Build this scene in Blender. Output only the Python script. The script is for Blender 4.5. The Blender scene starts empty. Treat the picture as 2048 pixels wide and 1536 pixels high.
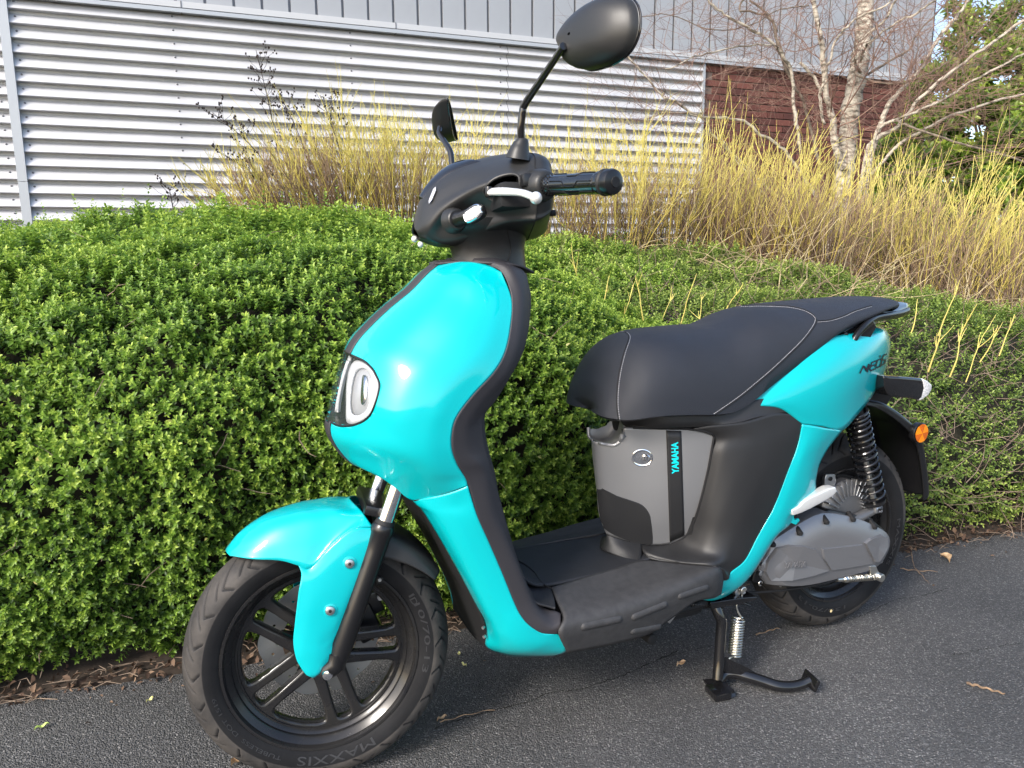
import bpy, bmesh, math, random
import numpy as np
from math import sin, cos, pi, radians, sqrt, atan2
from mathutils import Vector, Matrix
from mathutils.bvhtree import BVHTree
random.seed(7); RNG = np.random.default_rng(11)
scene = bpy.context.scene
COL = scene.collection

# ------------------------------------------------------------------ camera
F_PX = 1511.1
CAM = Vector((-0.2336, -1.3367, 0.9872))
YAW, PITCH, ROLL, STEER = 0.4419, 0.1813, 0.00504, -0.16246
FWD = Vector((sin(YAW)*cos(PITCH), cos(YAW)*cos(PITCH), -sin(PITCH)))
_R = Vector((cos(YAW), -sin(YAW), 0.0)); _D = FWD.cross(_R)
RIGHT = _R*cos(ROLL) + _D*sin(ROLL); DOWN = -_R*sin(ROLL) + _D*cos(ROLL)
cam_data = bpy.data.cameras.new('camera'); cam = bpy.data.objects.new('camera', cam_data); COL.objects.link(cam)
cam_data.sensor_width = 36.0; cam_data.lens = F_PX/2048*36.0
cam_data.clip_start = 0.05; cam_data.clip_end = 500
m3 = Matrix((RIGHT, -DOWN, -FWD)).transposed()
cam.matrix_world = Matrix.Translation(CAM) @ m3.to_4x4()
scene.camera = cam

# ------------------------------------------------------------------ light
SUN_AZ = radians(244)    # compass style: direction the light comes from, measured from +y towards +x
SUN_EL = radians(36)
sun_dir = Vector((sin(SUN_AZ)*cos(SUN_EL), cos(SUN_AZ)*cos(SUN_EL), sin(SUN_EL)))
world = bpy.data.worlds.new('World'); scene.world = world; world.use_nodes = True
nt = world.node_tree; nt.nodes.clear()
out = nt.nodes.new('ShaderNodeOutputWorld'); bg = nt.nodes.new('ShaderNodeBackground')
sky = nt.nodes.new('ShaderNodeTexSky'); sky.sky_type = 'NISHITA'; sky.sun_disc = False
sky.sun_elevation = SUN_EL; sky.sun_rotation = SUN_AZ; sky.air_density = 1.0; sky.dust_density = 2.5; sky.ozone_density = 1.0
bg.inputs['Strength'].default_value = 0.15
nt.links.new(sky.outputs[0], bg.inputs[0]); nt.links.new(bg.outputs[0], out.inputs[0])
sd = bpy.data.lights.new('sun', 'SUN'); sd.energy = 1.5; sd.angle = radians(14); sd.color = (1.0, 0.965, 0.91)
so = bpy.data.objects.new('sun', sd); COL.objects.link(so)
so.rotation_euler = (-sun_dir).to_track_quat('-Z', 'Y').to_euler(); so.location = (0, 0, 12)
scene.view_settings.view_transform = 'Standard'; scene.view_settings.look = 'None'
scene.view_settings.exposure = 1.32; scene.view_settings.gamma = 1.0; scene.view_settings.use_curve_mapping = False
scene.cycles.max_bounces = 8; scene.cycles.transparent_max_bounces = 12

# ------------------------------------------------------------------ measuring helpers: a photo pixel and a plane of the place give a point
def pray(px, py): return FWD + RIGHT*((px-1024)/F_PX) + DOWN*((py-768)/F_PX)
def project(P):
    v = Vector(P) - CAM; z = v.dot(FWD)
    return 1024 + F_PX*v.dot(RIGHT)/z, 768 + F_PX*v.dot(DOWN)/z
def A(px, py, y):
    d = pray(px, py); return CAM + d*((y-CAM.y)/d.y)
def AZ(px, py, z):
    d = pray(px, py); return CAM + d*((z-CAM.z)/d.z)
def AD(px, py, depth): return CAM + pray(px, py)*depth
PIV = Vector((-0.09, 0, 0)); SAX = Vector((sin(radians(26)), 0, cos(radians(26))))
SROT = Matrix.Rotation(STEER, 3, SAX); SINV = SROT.transposed()
SM4 = Matrix.Translation(PIV) @ SROT.to_4x4() @ Matrix.Translation(-PIV)
CAMS = SINV @ (CAM-PIV) + PIV
def S(px, py, y):
    d = SINV @ pray(px, py); return CAMS + d*((y-CAMS.y)/d.y)
def SPROJ(P): return project(SM4 @ Vector(P))

# ------------------------------------------------------------------ materials
def new_mat(name):
    m = bpy.data.materials.new(name); m.use_nodes = True
    return m, m.node_tree.nodes, m.node_tree.links, m.node_tree.nodes['Principled BSDF']
def mat(name, color, rough=0.5, metal=0.0, coat=0.0, spec=0.5, var=0.0, vscale=20, bump=0.0, bscale=400, col2=None, trans=0.0, ior=1.45, rvar=0.0, alpha=None):
    m, n, l, b = new_mat(name)
    b.inputs['Base Color'].default_value = (*color, 1); b.inputs['Roughness'].default_value = rough
    b.inputs['Metallic'].default_value = metal; b.inputs['Coat Weight'].default_value = coat
    b.inputs['Coat Roughness'].default_value = 0.03
    b.inputs['Specular IOR Level'].default_value = spec; b.inputs['IOR'].default_value = ior
    b.inputs['Transmission Weight'].default_value = trans
    if alpha is not None: b.inputs['Alpha'].default_value = alpha
    tc = n.new('ShaderNodeTexCoord')
    if var or col2:
        t = n.new('ShaderNodeTexNoise'); t.inputs['Scale'].default_value = vscale; t.inputs['Detail'].default_value = 6
        l.new(tc.outputs['Object'], t.inputs['Vector'])
        r = n.new('ShaderNodeValToRGB'); c2 = col2 or tuple(c*(1-var) for c in color)
        r.color_ramp.elements[0].position = 0.35; r.color_ramp.elements[1].position = 0.68
        r.color_ramp.elements[0].color = (*c2, 1); r.color_ramp.elements[1].color = (*color, 1)
        l.new(t.outputs['Fac'], r.inputs['Fac']); l.new(r.outputs['Color'], b.inputs['Base Color'])
    if rvar:
        t3 = n.new('ShaderNodeTexNoise'); t3.inputs['Scale'].default_value = 14; t3.inputs['Detail'].default_value = 8
        l.new(tc.outputs['Object'], t3.inputs['Vector'])
        mr = n.new('ShaderNodeMapRange'); mr.inputs['From Min'].default_value = 0.3; mr.inputs['From Max'].default_value = 0.7
        mr.inputs['To Min'].default_value = rough-rvar; mr.inputs['To Max'].default_value = rough+rvar
        l.new(t3.outputs['Fac'], mr.inputs['Value']); l.new(mr.outputs['Result'], b.inputs['Roughness'])
    if bump:
        t2 = n.new('ShaderNodeTexNoise'); t2.inputs['Scale'].default_value = bscale; t2.inputs['Detail'].default_value = 3
        l.new(tc.outputs['Object'], t2.inputs['Vector'])
        bp = n.new('ShaderNodeBump'); bp.inputs['Strength'].default_value = bump; bp.inputs['Distance'].default_value = 0.001
        l.new(t2.outputs['Fac'], bp.inputs['Height']); l.new(bp.outputs['Normal'], b.inputs['Normal'])
    return m
M_CYAN = mat('cyan_paint', (0.0, 0.415, 0.445), 0.34, coat=1.0, spec=0.2, rvar=0.05)
M_BLACK = mat('satin_black_plastic', (0.019, 0.019, 0.020), 0.46, bump=0.25, bscale=1400, rvar=0.05)
M_COWL = mat('soft_grey_black_plastic', (0.022, 0.022, 0.022), 0.40, bump=0.12, bscale=1500, rvar=0.03)
M_TRIM = mat('dark_grey_trim', (0.031, 0.029, 0.033), 0.55, bump=0.3, bscale=1200)
M_FLOOR = mat('floor_rubber', (0.021, 0.022, 0.026), 0.62, bump=0.6, bscale=600, var=0.3)
M_FOOT = mat('dusty_footboard_plastic', (0.042, 0.042, 0.044), 0.60, bump=0.5, bscale=700, col2=(0.031, 0.031, 0.033), vscale=70)
M_SEAT = mat('seat_vinyl', (0.019, 0.021, 0.028), 0.56, bump=0.9, bscale=1100, rvar=0.06)
M_GLOSSBLACK = mat('gloss_black_paint', (0.008, 0.008, 0.009), 0.13, coat=0.6)
M_SATIN = mat('satin_black_metal', (0.008, 0.008, 0.009), 0.30, coat=0.15)
M_DARK = mat('dark_void_plastic', (0.008, 0.008, 0.009), 0.7)
M_CHROME = mat('chrome', (0.85, 0.85, 0.86), 0.09, metal=1.0)
M_ALU = mat('bare_aluminium', (0.62, 0.62, 0.62), 0.34, metal=1.0, bump=0.2, bscale=800)
M_ALUDARK = mat('dark_cast_aluminium', (0.17, 0.17, 0.175), 0.46, metal=0.7, bump=0.4, bscale=900)
M_ZINC = mat('zinc_spring_steel', (0.78, 0.76, 0.70), 0.28, metal=1.0)
M_SILVER = mat('silver_panel_paint', (0.275, 0.275, 0.28), 0.38, metal=0.5, bump=0.15, bscale=1600)
M_MOTOR = mat('grey_motor_paint', (0.23, 0.23, 0.24), 0.36, metal=0.6, bump=0.2, bscale=1400)
M_RIM = mat('satin_black_rim', (0.010, 0.010, 0.012), 0.27, coat=0.15, col2=(0.019, 0.018, 0.017), vscale=12, rvar=0.07)
M_LEVER = mat('silver_lever', (0.80, 0.80, 0.78), 0.33, metal=0.5)
M_WHITE = mat('white_light_guide', (0.66, 0.67, 0.69), 0.3)
M_GREYLENS = mat('pale_grey_reflector', (0.46, 0.465, 0.49), 0.3, metal=0.1)
M_GLASS = mat('clear_lens', (0.10, 0.13, 0.12), 0.02, spec=0.6, alpha=0.20, coat=0.5)
M_CLEAR = mat('frosted_clear_lens', (0.75, 0.75, 0.75), 0.15, coat=0.8, var=0.45, vscale=220)
M_ORANGE = mat('orange_reflector', (0.85, 0.25, 0.0), 0.15, coat=1.0)
M_ORANGE2 = mat('dark_orange_reflector', (0.55, 0.11, 0.0), 0.15, coat=1.0)
M_THREAD = mat('grey_thread', (0.45, 0.45, 0.47), 0.7)
M_MIRROR = mat('mirror_glass', (0.9, 0.9, 0.9), 0.02, metal=1.0)
M_TEXTCYAN = mat('cyan_print', (0.0, 0.60, 0.66), 0.4)
M_TEXTBLACK = mat('black_print', (0.01, 0.015, 0.03), 0.35)
M_DISC = mat('brushed_brake_steel', (0.42, 0.42, 0.41), 0.38, metal=0.85, bump=0.4, bscale=500)
M_MARK = mat('yellow_paint_dot', (0.75, 0.6, 0.3), 0.6)

def rubber(name, dirt):
    m, n, l, b = new_mat(name)
    tc = n.new('ShaderNodeTexCoord')
    t = n.new('ShaderNodeTexNoise'); t.inputs['Scale'].default_value = 9; t.inputs['Detail'].default_value = 9; t.inputs['Roughness'].default_value = 0.62
    l.new(tc.outputs['Object'], t.inputs['Vector'])
    at = n.new('ShaderNodeAttribute'); at.attribute_name = 'tread'
    r = n.new('ShaderNodeValToRGB'); r.color_ramp.elements[0].position = 0.38; r.color_ramp.elements[1].position = 0.66
    r.color_ramp.elements[0].color = (0.020, 0.020, 0.021, 1); r.color_ramp.elements[1].color = (0.075, 0.067, 0.060, 1)
    l.new(t.outputs['Fac'], r.inputs['Fac'])
    r2 = n.new('ShaderNodeValToRGB'); r2.color_ramp.elements[0].color = (0.006, 0.006, 0.007, 1); r2.color_ramp.elements[1].color = (0.014, 0.014, 0.015, 1)
    r2.color_ramp.elements[0].position = 0.4; r2.color_ramp.elements[1].position = 0.7
    l.new(t.outputs['Fac'], r2.inputs['Fac'])
    mx = n.new('ShaderNodeMix'); mx.data_type = 'RGBA'
    l.new(at.outputs['Fac'], mx.inputs['Factor']); l.new(r2.outputs['Color'], mx.inputs['A']); l.new(r.outputs['Color'], mx.inputs['B'])
    l.new(mx.outputs['Result'], b.inputs['Base Color'])
    b.inputs['Roughness'].default_value = 0.66; b.inputs['Specular IOR Level'].default_value = 0.25
    t2 = n.new('ShaderNodeTexNoise'); t2.inputs['Scale'].default_value = 700; l.new(tc.outputs['Object'], t2.inputs['Vector'])
    bp = n.new('ShaderNodeBump'); bp.inputs['Strength'].default_value = 0.35; bp.inputs['Distance'].default_value = 0.001
    l.new(t2.outputs['Fac'], bp.inputs['Height']); l.new(bp.outputs['Normal'], b.inputs['Normal'])
    return m
M_TYRE = rubber('tyre_rubber', 1)

# ------------------------------------------------------------------ object helpers
def link(name, me, m=None, parent=None, smooth=True):
    o = bpy.data.objects.new(name, me); COL.objects.link(o)
    if m: me.materials.append(m)
    if smooth: me.polygons.foreach_set('use_smooth', [True]*len(me.polygons))
    if parent: o.parent = parent
    me.update(); return o
def tag(o, label=None, cat=None, group=None, kind=None):
    if label: o['label'] = label
    if cat: o['category'] = cat
    if group: o['group'] = group
    if kind: o['kind'] = kind
    return o
def empty(name, loc=(0, 0, 0)):
    o = bpy.data.objects.new(name, None); COL.objects.link(o); o.location = loc; o.empty_display_size = 0.1; return o
class MB:
    def __init__(s): s.v = []; s.f = []
    def add(s, vs, fs):
        k = len(s.v); s.v += [Vector(v) for v in vs]; s.f += [tuple(i+k for i in f) for f in fs]; return s
    def mirror(s):
        k = len(s.v); s.v += [Vector((v.x, -v.y, v.z)) for v in s.v]; s.f += [tuple(i+k for i in reversed(f)) for f in list(s.f)]; return s
    def build(s, name, m, parent=None, xf=None, smooth=True, sharp=35):
        me = bpy.data.meshes.new(name)
        vs = [xf @ v for v in s.v] if xf else s.v
        me.from_pydata([tuple(v) for v in vs], [], s.f)
        o = link(name, me, m, parent, smooth)
        if smooth and sharp is not None:
            try: me.set_sharp_from_angle(angle=radians(sharp))
            except Exception: pass
        return o
def cr(pts, n, closed=False):
    """Catmull-Rom through the points, n samples per span."""
    P = [Vector(p) for p in pts]; out = []; N = len(P)
    if N < 3:
        return [P[0].lerp(P[-1], i/n) for i in range(n+1)]
    rng = range(N) if closed else range(N-1)
    for i in rng:
        if closed: p0, p1, p2, p3 = P[(i-1) % N], P[i], P[(i+1) % N], P[(i+2) % N]
        else:
            p1, p2 = P[i], P[i+1]
            p0 = P[i-1] if i > 0 else p1*2-p2
            p3 = P[i+2] if i+2 < N else p2*2-p1
        for k in range(n):
            t = k/n; t2 = t*t; t3 = t2*t
            out.append(0.5*((2*p1)+(-p0+p2)*t+(2*p0-5*p1+4*p2-p3)*t2+(-p0+3*p1-3*p2+p3)*t3))
    if not closed: out.append(P[-1].copy())
    return out
def surf(rows, nu=8, nv=8):
    """smooth grid through control rows"""
    R = [cr(r, nu) for r in rows]
    cols = [cr([R[i][j] for i in range(len(R))], nv) for j in range(len(R[0]))]
    return [[cols[j][i] for j in range(len(cols))] for i in range(len(cols[0]))]
def conv(rows, fn):
    out = []
    for r in rows:
        o = []
        for p in r:
            if isinstance(p, Vector): o.append(p.copy())
            elif len(p) == 4:
                q = fn(*p[:3]); o.append(Vector((q.x-0.002, 0, q.z)))
            else: o.append(fn(*p))
        out.append(o)
    return out
def weld_mirror(rows):   # first column lies on y = 0
    out = []
    for r in rows:
        r = [v.copy() for v in r]; r[0].y = 0
        out.append([Vector((v.x, -v.y, v.z)) for v in reversed(r[1:])] + r)
    return out
def grid_mb(G, keep=None, close_u=False):
    mb = MB(); R = len(G); Cn = len(G[0])
    vs = [v for r in G for v in r]; fs = []
    for i in range(R-1):
        for j in range(Cn if close_u else Cn-1):
            j2 = (j+1) % Cn
            f = (i*Cn+j, i*Cn+j2, (i+1)*Cn+j2, (i+1)*Cn+j)
            if keep and not keep((vs[f[0]]+vs[f[1]]+vs[f[2]]+vs[f[3]])/4): continue
            fs.append(f)
    mb.add(vs, fs); return mb
def bvh_of(mbs, xf=None):
    v = []; f = []
    for mb in mbs:
        k = len(v); v += [xf @ a if xf else a for a in mb.v]; f += [tuple(i+k for i in q) for q in mb.f]
    return BVHTree.FromPolygons([tuple(a) for a in v], f)
def hit(bvh, px, py, off=0.0):
    d = pray(px, py).normalized(); loc, nrm, idx, dist = bvh.ray_cast(CAM, d)
    if loc is None: return None
    if nrm.dot(d) > 0: nrm = -nrm
    return loc + nrm*off
def hits(bvh, pts, off=0.0, n=4, closed=False):
    c = cr([Vector((x, y, 0)) for x, y in pts], n, closed)
    out = [hit(bvh, v.x, v.y, off) for v in c]
    return [h for h in out if h is not None]
def inpoly(x, y, poly):
    c = False; j = len(poly)-1
    for i in range(len(poly)):
        xi, yi = poly[i]; xj, yj = poly[j]
        if (yi > y) != (yj > y) and x < (xj-xi)*(y-yi)/(yj-yi)+xi: c = not c
        j = i
    return c
def solid(o, t, off=0.0, rim=True):
    md = o.modifiers.new('thickness', 'SOLIDIFY'); md.thickness = t; md.offset = off; md.use_rim = rim; return o
def tube_mb(path, rad, seg=12, cap=True, closed=False, flat=1.0):
    P = [Vector(p) for p in path]; n = len(P)
    if not hasattr(rad, '__len__'): rad = [rad]*n
    elif len(rad) != n:
        rr = list(rad); rad = [rr[min(int(i/(n-1)*(len(rr)-1)), len(rr)-2)]*(1-((i/(n-1)*(len(rr)-1)) % 1 if i < n-1 else 1)) + rr[min(int(i/(n-1)*(len(rr)-1))+1, len(rr)-1)]*((i/(n-1)*(len(rr)-1)) % 1 if i < n-1 else 1) for i in range(n)]
    vs = []; fs = []; N = None
    for i in range(n):
        if closed: t = (P[(i+1) % n]-P[i-1])
        else: t = P[min(i+1, n-1)]-P[max(i-1, 0)]
        if t.length < 1e-9: t = Vector((0, 0, 1))
        t.normalize()
        if N is None:
            N = t.orthogonal().normalized()
        N = (N - t*N.dot(t))
        if N.length < 1e-6: N = t.orthogonal()
        N.normalize(); B = t.cross(N)
        for k in range(seg):
            a = 2*pi*k/seg; vs.append(P[i] + N*(cos(a)*rad[i]) + B*(sin(a)*rad[i]*flat))
    m = n if closed else n-1
    for i in range(m):
        for k in range(seg):
            a = i*seg+k; b = i*seg+(k+1) % seg; c = ((i+1) % n)*seg+(k+1) % seg; d = ((i+1) % n)*seg+k
            fs.append((a, b, c, d))
    if cap and not closed:
        fs.append(tuple(reversed(range(seg)))); fs.append(tuple((n-1)*seg+k for k in range(seg)))
    return MB().add(vs, fs)
def lathe_mb(profile, seg=64, center=(0, 0, 0), a0=0, a1=2*pi, axis='y'):
    """profile: (r, y) pairs turned about the y axis through center"""
    full = abs(a1-a0-2*pi) < 1e-6; vs = []; fs = []; n = len(profile); S_ = seg if full else seg+1
    c = Vector(center)
    for i in range(S_):
        a = a0+(a1-a0)*i/seg
        for r, y in profile: vs.append(c+Vector((r*cos(a), y, r*sin(a))))
    for i in range(seg):
        i2 = (i+1) % S_
        for k in range(n-1): fs.append((i*n+k, i*n+k+1, i2*n+k+1, i2*n+k))
    return MB().add(vs, fs)
def box_mb(c, h, rot=None, bevel=0.0, seg=2):
    bm = bmesh.new(); bmesh.ops.create_cube(bm, size=2.0)
    for v in bm.verts: v.co = Vector((v.co.x*h[0], v.co.y*h[1], v.co.z*h[2]))
    if bevel: bmesh.ops.bevel(bm, geom=bm.edges[:], offset=bevel, segments=seg, profile=0.6, affect='EDGES')
    R = rot if rot else Matrix.Identity(3)
    bm.verts.index_update()
    vs = [R @ v.co + Vector(c) for v in bm.verts]; fs = [tuple(v.index for v in f.verts) for f in bm.faces]; bm.free()
    return MB().add(vs, fs)
def cyl_mb(a, b, r, seg=20, r2=None, bevel=0.0):
    a = Vector(a); b = Vector(b); r2 = r if r2 is None else r2
    if bevel:
        d = (b-a).normalized()*bevel
        return tube_mb([a, a+d*0.3, a+d, b-d, b-d*0.3, b], [r-bevel, r-bevel*0.25, r, r2, r2-bevel*0.25, r2-bevel], seg)
    return tube_mb([a, b], [r, r2], seg)
def prism_mb(poly, y0, y1, fn=A, bevel=0.0, smooth_n=0):
    """outline seen at plane y0, run straight through to plane y1"""
    pts = [fn(px, py, y0) for px, py in poly]
    if smooth_n: pts = cr(pts, smooth_n, True)
    bm = bmesh.new(); vv = [bm.verts.new(p) for p in pts]; f = bm.faces.new(vv)
    r = bmesh.ops.extrude_face_region(bm, geom=[f])
    for e in r['geom']:
        if isinstance(e, bmesh.types.BMVert): e.co.y += (y1-y0)
    bmesh.ops.recalc_face_normals(bm, faces=bm.faces[:])
    if bevel:
        ed = [e for e in bm.edges if abs(e.verts[0].co.y-e.verts[1].co.y) < 1e-6 or not smooth_n]
        bmesh.ops.bevel(bm, geom=ed, offset=bevel, segments=3, profile=0.6, affect='EDGES', clamp_overlap=True)
    bm.verts.index_update()
    vs = [v.co.copy() for v in bm.verts]; fs = [tuple(v.index for v in f.verts) for f in bm.faces]; bm.free()
    return MB().add(vs, fs)
def curve_plate(outer, holes, depth, bevel, center, parent, name, m, xf=None, res=1):
    """flat plate with holes in the x-z plane, thickness along y"""
    cu = bpy.data.curves.new(name, 'CURVE'); cu.dimensions = '2D'; cu.fill_mode = 'BOTH'
    cu.extrude = depth/2; cu.bevel_depth = bevel; cu.bevel_resolution = res
    for loop in [outer]+holes:
        sp = cu.splines.new('POLY'); sp.points.add(len(loop)-1); sp.use_cyclic_u = True
        for i, (x, z) in enumerate(loop): sp.points[i].co = (x, z, 0, 1)
    o = bpy.data.objects.new('tmp', cu); COL.objects.link(o)
    dg = bpy.context.evaluated_depsgraph_get(); dg.update()
    me = bpy.data.meshes.new_from_object(o.evaluated_get(dg)); bpy.data.objects.remove(o)
    c = Vector(center)
    for v in me.vertices:
        q = Vector((v.co.x, v.co.z, v.co.y)) + c
        v.co = xf @ q if xf else q
    me.materials.clear()
    ob = link(name, me, m, parent)
    try: me.set_sharp_from_angle(angle=radians(30))
    except Exception: pass
    return ob
def text_mesh(s, offset=0.0, shear=0.0, spacing=1.0):
    cu = bpy.data.curves.new('lettering', 'FONT'); cu.body = s; cu.offset = offset; cu.shear = shear; cu.space_character = spacing
    cu.resolution_u = 3
    o = bpy.data.objects.new('tmp', cu); COL.objects.link(o)
    dg = bpy.context.evaluated_depsgraph_get(); dg.update()
    me = bpy.data.meshes.new_from_object(o.evaluated_get(dg)); bpy.data.objects.remove(o)
    xs = [v.co.x for v in me.vertices]; ys = [v.co.y for v in me.vertices]
    x0, x1, y0, y1 = min(xs), max(xs), min(ys), max(ys)
    V = [((v.co.x-x0)/(x1-x0), (v.co.y-y0)/(y1-y0)) for v in me.vertices]; Fc = [tuple(p.vertices) for p in me.polygons]
    bpy.data.meshes.remove(me); return V, Fc
def print_on(name, V, Fc, org, U, W, bvh, m, parent, off=0.0006):
    """flat print: unit square (u, w) laid on the surface from org along U and W (photo pixels)"""
    vs = []
    for u, w in V:
        h = hit(bvh, org[0]+U[0]*u+W[0]*w, org[1]+U[1]*u+W[1]*w, off)
        if h is None: return None
        vs.append(h)
    return MB().add(vs, Fc).build(name, m, parent, smooth=False)
def circle(r, n=32, c=(0, 0)): return [(c[0]+r*cos(2*pi*i/n), c[1]+r*sin(2*pi*i/n)) for i in range(n)]
def rounded(poly, it=2):
    P = list(poly)
    for _ in range(it):
        Q = []
        for i in range(len(P)):
            a = P[i]; b = P[(i+1) % len(P)]
            Q += [(a[0]*.75+b[0]*.25, a[1]*.75+b[1]*.25), (a[0]*.25+b[0]*.75, a[1]*.25+b[1]*.75)]
        P = Q
    return P
def helix(a, b, r, turns, n=14):
    a = Vector(a); b = Vector(b); t = (b-a); L = t.length; t.normalize(); N = t.orthogonal().normalized(); B = t.cross(N)
    return [a + t*(L*i/(turns*n)) + N*(r*cos(2*pi*i/n)) + B*(r*sin(2*pi*i/n)) for i in range(int(turns*n)+1)]
# ================================================================== THE SCOOTER
SC = tag(empty('electric_scooter'), 'turquoise and black electric scooter parked on its stand on the asphalt', 'scooter')

def panel(name, rows, m, fn=A, weld=False, both=False, xf=None, t=0.004, nu=6, nv=6, keep=None, off=0.0, parent=SC):
    C_ = conv(rows, fn)
    if weld: C_ = weld_mirror(C_)
    G = surf(C_, nu, nv); mb = grid_mb(G, keep)
    outs = []
    if both:
        o = mb.build(name, m, parent, xf); solid(o, t, off); outs.append(o)
        mm = MB(); mm.v = [Vector((v.x, -v.y, v.z)) for v in mb.v]; mm.f = [tuple(reversed(f)) for f in mb.f]
        o = mm.build(name, m, parent, xf); solid(o, t, off); outs.append(o)
    else:
        o = mb.build(name, m, parent, xf); solid(o, t, off); outs.append(o)
    return outs, G, mb

# ---------------- front apron
AP = [
 [(884,526,-.02,'c'),(915,524,-.050),(950,525,-.078),(980,533,-.098),(1003,545,-.115)],
 [(858,548,-.02,'c'),(895,550,-.075),(940,560,-.112),(985,580,-.133),(1023,600,-.144)],
 [(825,582,-.02,'c'),(870,590,-.092),(930,610,-.135),(980,630,-.155),(1021,650,-.163)],
 [(784,616,-.02,'c'),(830,630,-.098),(900,655,-.150),(965,680,-.173),(1010,703,-.179)],
 [(748,650,-.02,'c'),(790,670,-.100),(860,700,-.156),(930,725,-.183),(988,743,-.188)],
 [(718,684,-.02,'c'),(758,705,-.100),(825,740,-.160),(890,770,-.186),(945,790,-.191)],
 [(698,722,-.02,'c'),(742,745,-.100),(800,785,-.160),(865,815,-.186),(912,835,-.191)],
 [(681,770,-.02,'c'),(728,790,-.100),(785,825,-.158),(850,850,-.183),(903,870,-.189)],
 [(668,825,-.02,'c'),(718,835,-.095),(780,862,-.152),(845,888,-.180),(904,900,-.187)],
 [(664,870,-.02,'c'),(706,884,-.078),(780,900,-.145),(850,918,-.176),(914,928,-.183)],
 [(689,912,-.02,'c'),(724,918,-.066),(788,932,-.126),(860,945,-.168),(924,945,-.180)],
 [(714,931,-.02,'c'),(752,948,-.070),(800,967,-.105),(865,966,-.156),(932,958,-.1775)],
 [(740,928,-.02,'c'),(780,962,-.080),(826,1000,-.101),(884,988,-.149),(935,970,-.1765)],
]
HL = [(700,709),(713,715),(730,723),(745,737),(754,752),(760,768),(758,785),(752,806),(742,829),(726,843),(708,850),(690,852),(674,850),(660,842),(640,852),(560,800),(620,690),(680,690)]
def not_headlight(P):
    q = P if P.y < 0 else Vector((P.x, -P.y, P.z)); x, y = project(q)
    return not inpoly(x, y, HL)
apC = weld_mirror(conv(AP, A)); apG = surf(apC, 12, 10)
ap_full = grid_mb(apG); BV_AP = bvh_of([ap_full])
apron = grid_mb(apG, not_headlight).build('front_apron', M_CYAN, SC); solid(apron, 0.003)
# lens, housing and light guides inside the headlight opening
hl = tag(empty('headlight'), None); hl.parent = SC
inner = grid_mb(apG, lambda P: not not_headlight(P))
def shifted(mb, dx):
    m2 = MB(); m2.f = list(mb.f); m2.v = [v + Vector((dx, 0, 0)) for v in mb.v]; return m2
bucket = shifted(inner, 0.045)
hb = bucket.build('headlight_housing', M_SATIN, hl)
lens = shifted(inner, -0.0015).build('clear_lens', M_GLASS, hl)
HL_edge = HL[:14]
edge = hits(BV_AP, HL_edge, 0.001, 4)
loop = edge + [Vector((v.x, -v.y, v.z)) for v in reversed(edge)]
tube_mb(loop, 0.0022, 8, closed=True).build('headlight_gasket', M_SATIN, hl)
wall = MB(); nL = len(loop)
wall.add(loop + [v + Vector((0.046, 0, 0)) for v in loop], [(i, (i+1) % nL, nL+(i+1) % nL, nL+i) for i in range(nL)])
wall.build('headlight_rim_wall', M_SATIN, hl)
BV_IN = bvh_of([shifted(ap_full, 0.014)]); BV_IN2 = bvh_of([shifted(ap_full, 0.030)])
def plate_px(name, poly, bvh, m, parent, th=0.004, both=True, smooth_n=3, hole=None):
    """a plate following a surface: outline in photo pixels, optional inner outline"""
    o1 = [Vector((x, y, 0)) for x, y in poly]; o1 = cr(o1, smooth_n, True)
    P = [hit(bvh, v.x, v.y) for v in o1]
    mb = MB()
    if hole:
        o2 = cr([Vector((x, y, 0)) for x, y in hole], smooth_n, True)
        n = len(P)
        # resample the hole by angle about its centre
        cx = sum(v.x for v in o2)/len(o2); cy = sum(v.y for v in o2)/len(o2)
        Q = []
        for v in o1:
            a = atan2(v.y-cy, v.x-cx); best = min(o2, key=lambda w: abs((atan2(w.y-cy, w.x-cx)-a+pi) % (2*pi)-pi))
            Q.append(hit(bvh, best.x, best.y))
        mb.add(P+Q, [(i, (i+1) % n, n+(i+1) % n, n+i) for i in range(n)])
    else:
        c = sum(P, Vector())/len(P); n = len(P)
        mb.add(P+[c], [(i, (i+1) % n, n) for i in range(n)])
    obs = []
    for s in ((0, 1) if both else (0,)):
        m2 = MB(); m2.v = [Vector((v.x, -v.y if s else v.y, v.z)) for v in mb.v]; m2.f = mb.f if not s else [tuple(reversed(f)) for f in mb.f]
        o = m2.build(name, m, parent); solid(o, th, 0); obs.append(o)
    return obs
ring_o = [(712,722),(726,723),(741,730),(753,745),(758,768),(755,798),(747,824),(731,840),(711,847),(699,847),(692,838),(690,812),(692,782),(697,755),(703,733)]
ring_i = [(716,739),(730,737),(741,748),(744,766),(741,797),(736,817),(726,828),(712,831),(703,825),(700,806),(702,778),(707,753)]
ring_o = [(max(x, 694.5) if y > 730 else x+2, y) for x, y in ring_o]
plate_px('light_guide_ring', ring_o, BV_IN, M_WHITE, hl, 0.005, hole=ring_i)
plate_px('reflector_plate', [(p[0], p[1]) for p in ring_i], bvh_of([shifted(ap_full, 0.019)]), M_GREYLENS, hl, 0.004)
plate_px('projector_lens', [(727,752),(733,752),(736,765),(734,790),(731,806),(726,810),(723,800),(724,775)], bvh_of([shifted(ap_full, 0.0155)]), M_CHROME, hl, 0.004)
kl = [A(px, py, 0)+Vector((.010, 0, 0)) for px, py in ((698,712),(690,740),(682,775),(676,805),(670,838))]
keel = MB(); keel.add(kl+[v+Vector((.045,0,0)) for v in kl], [(i, i+1, 6+i, 5+i) for i in range(4)])
solid(keel.build('headlight_divider', M_DARK, hl), .004)
bar = MB()
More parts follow.
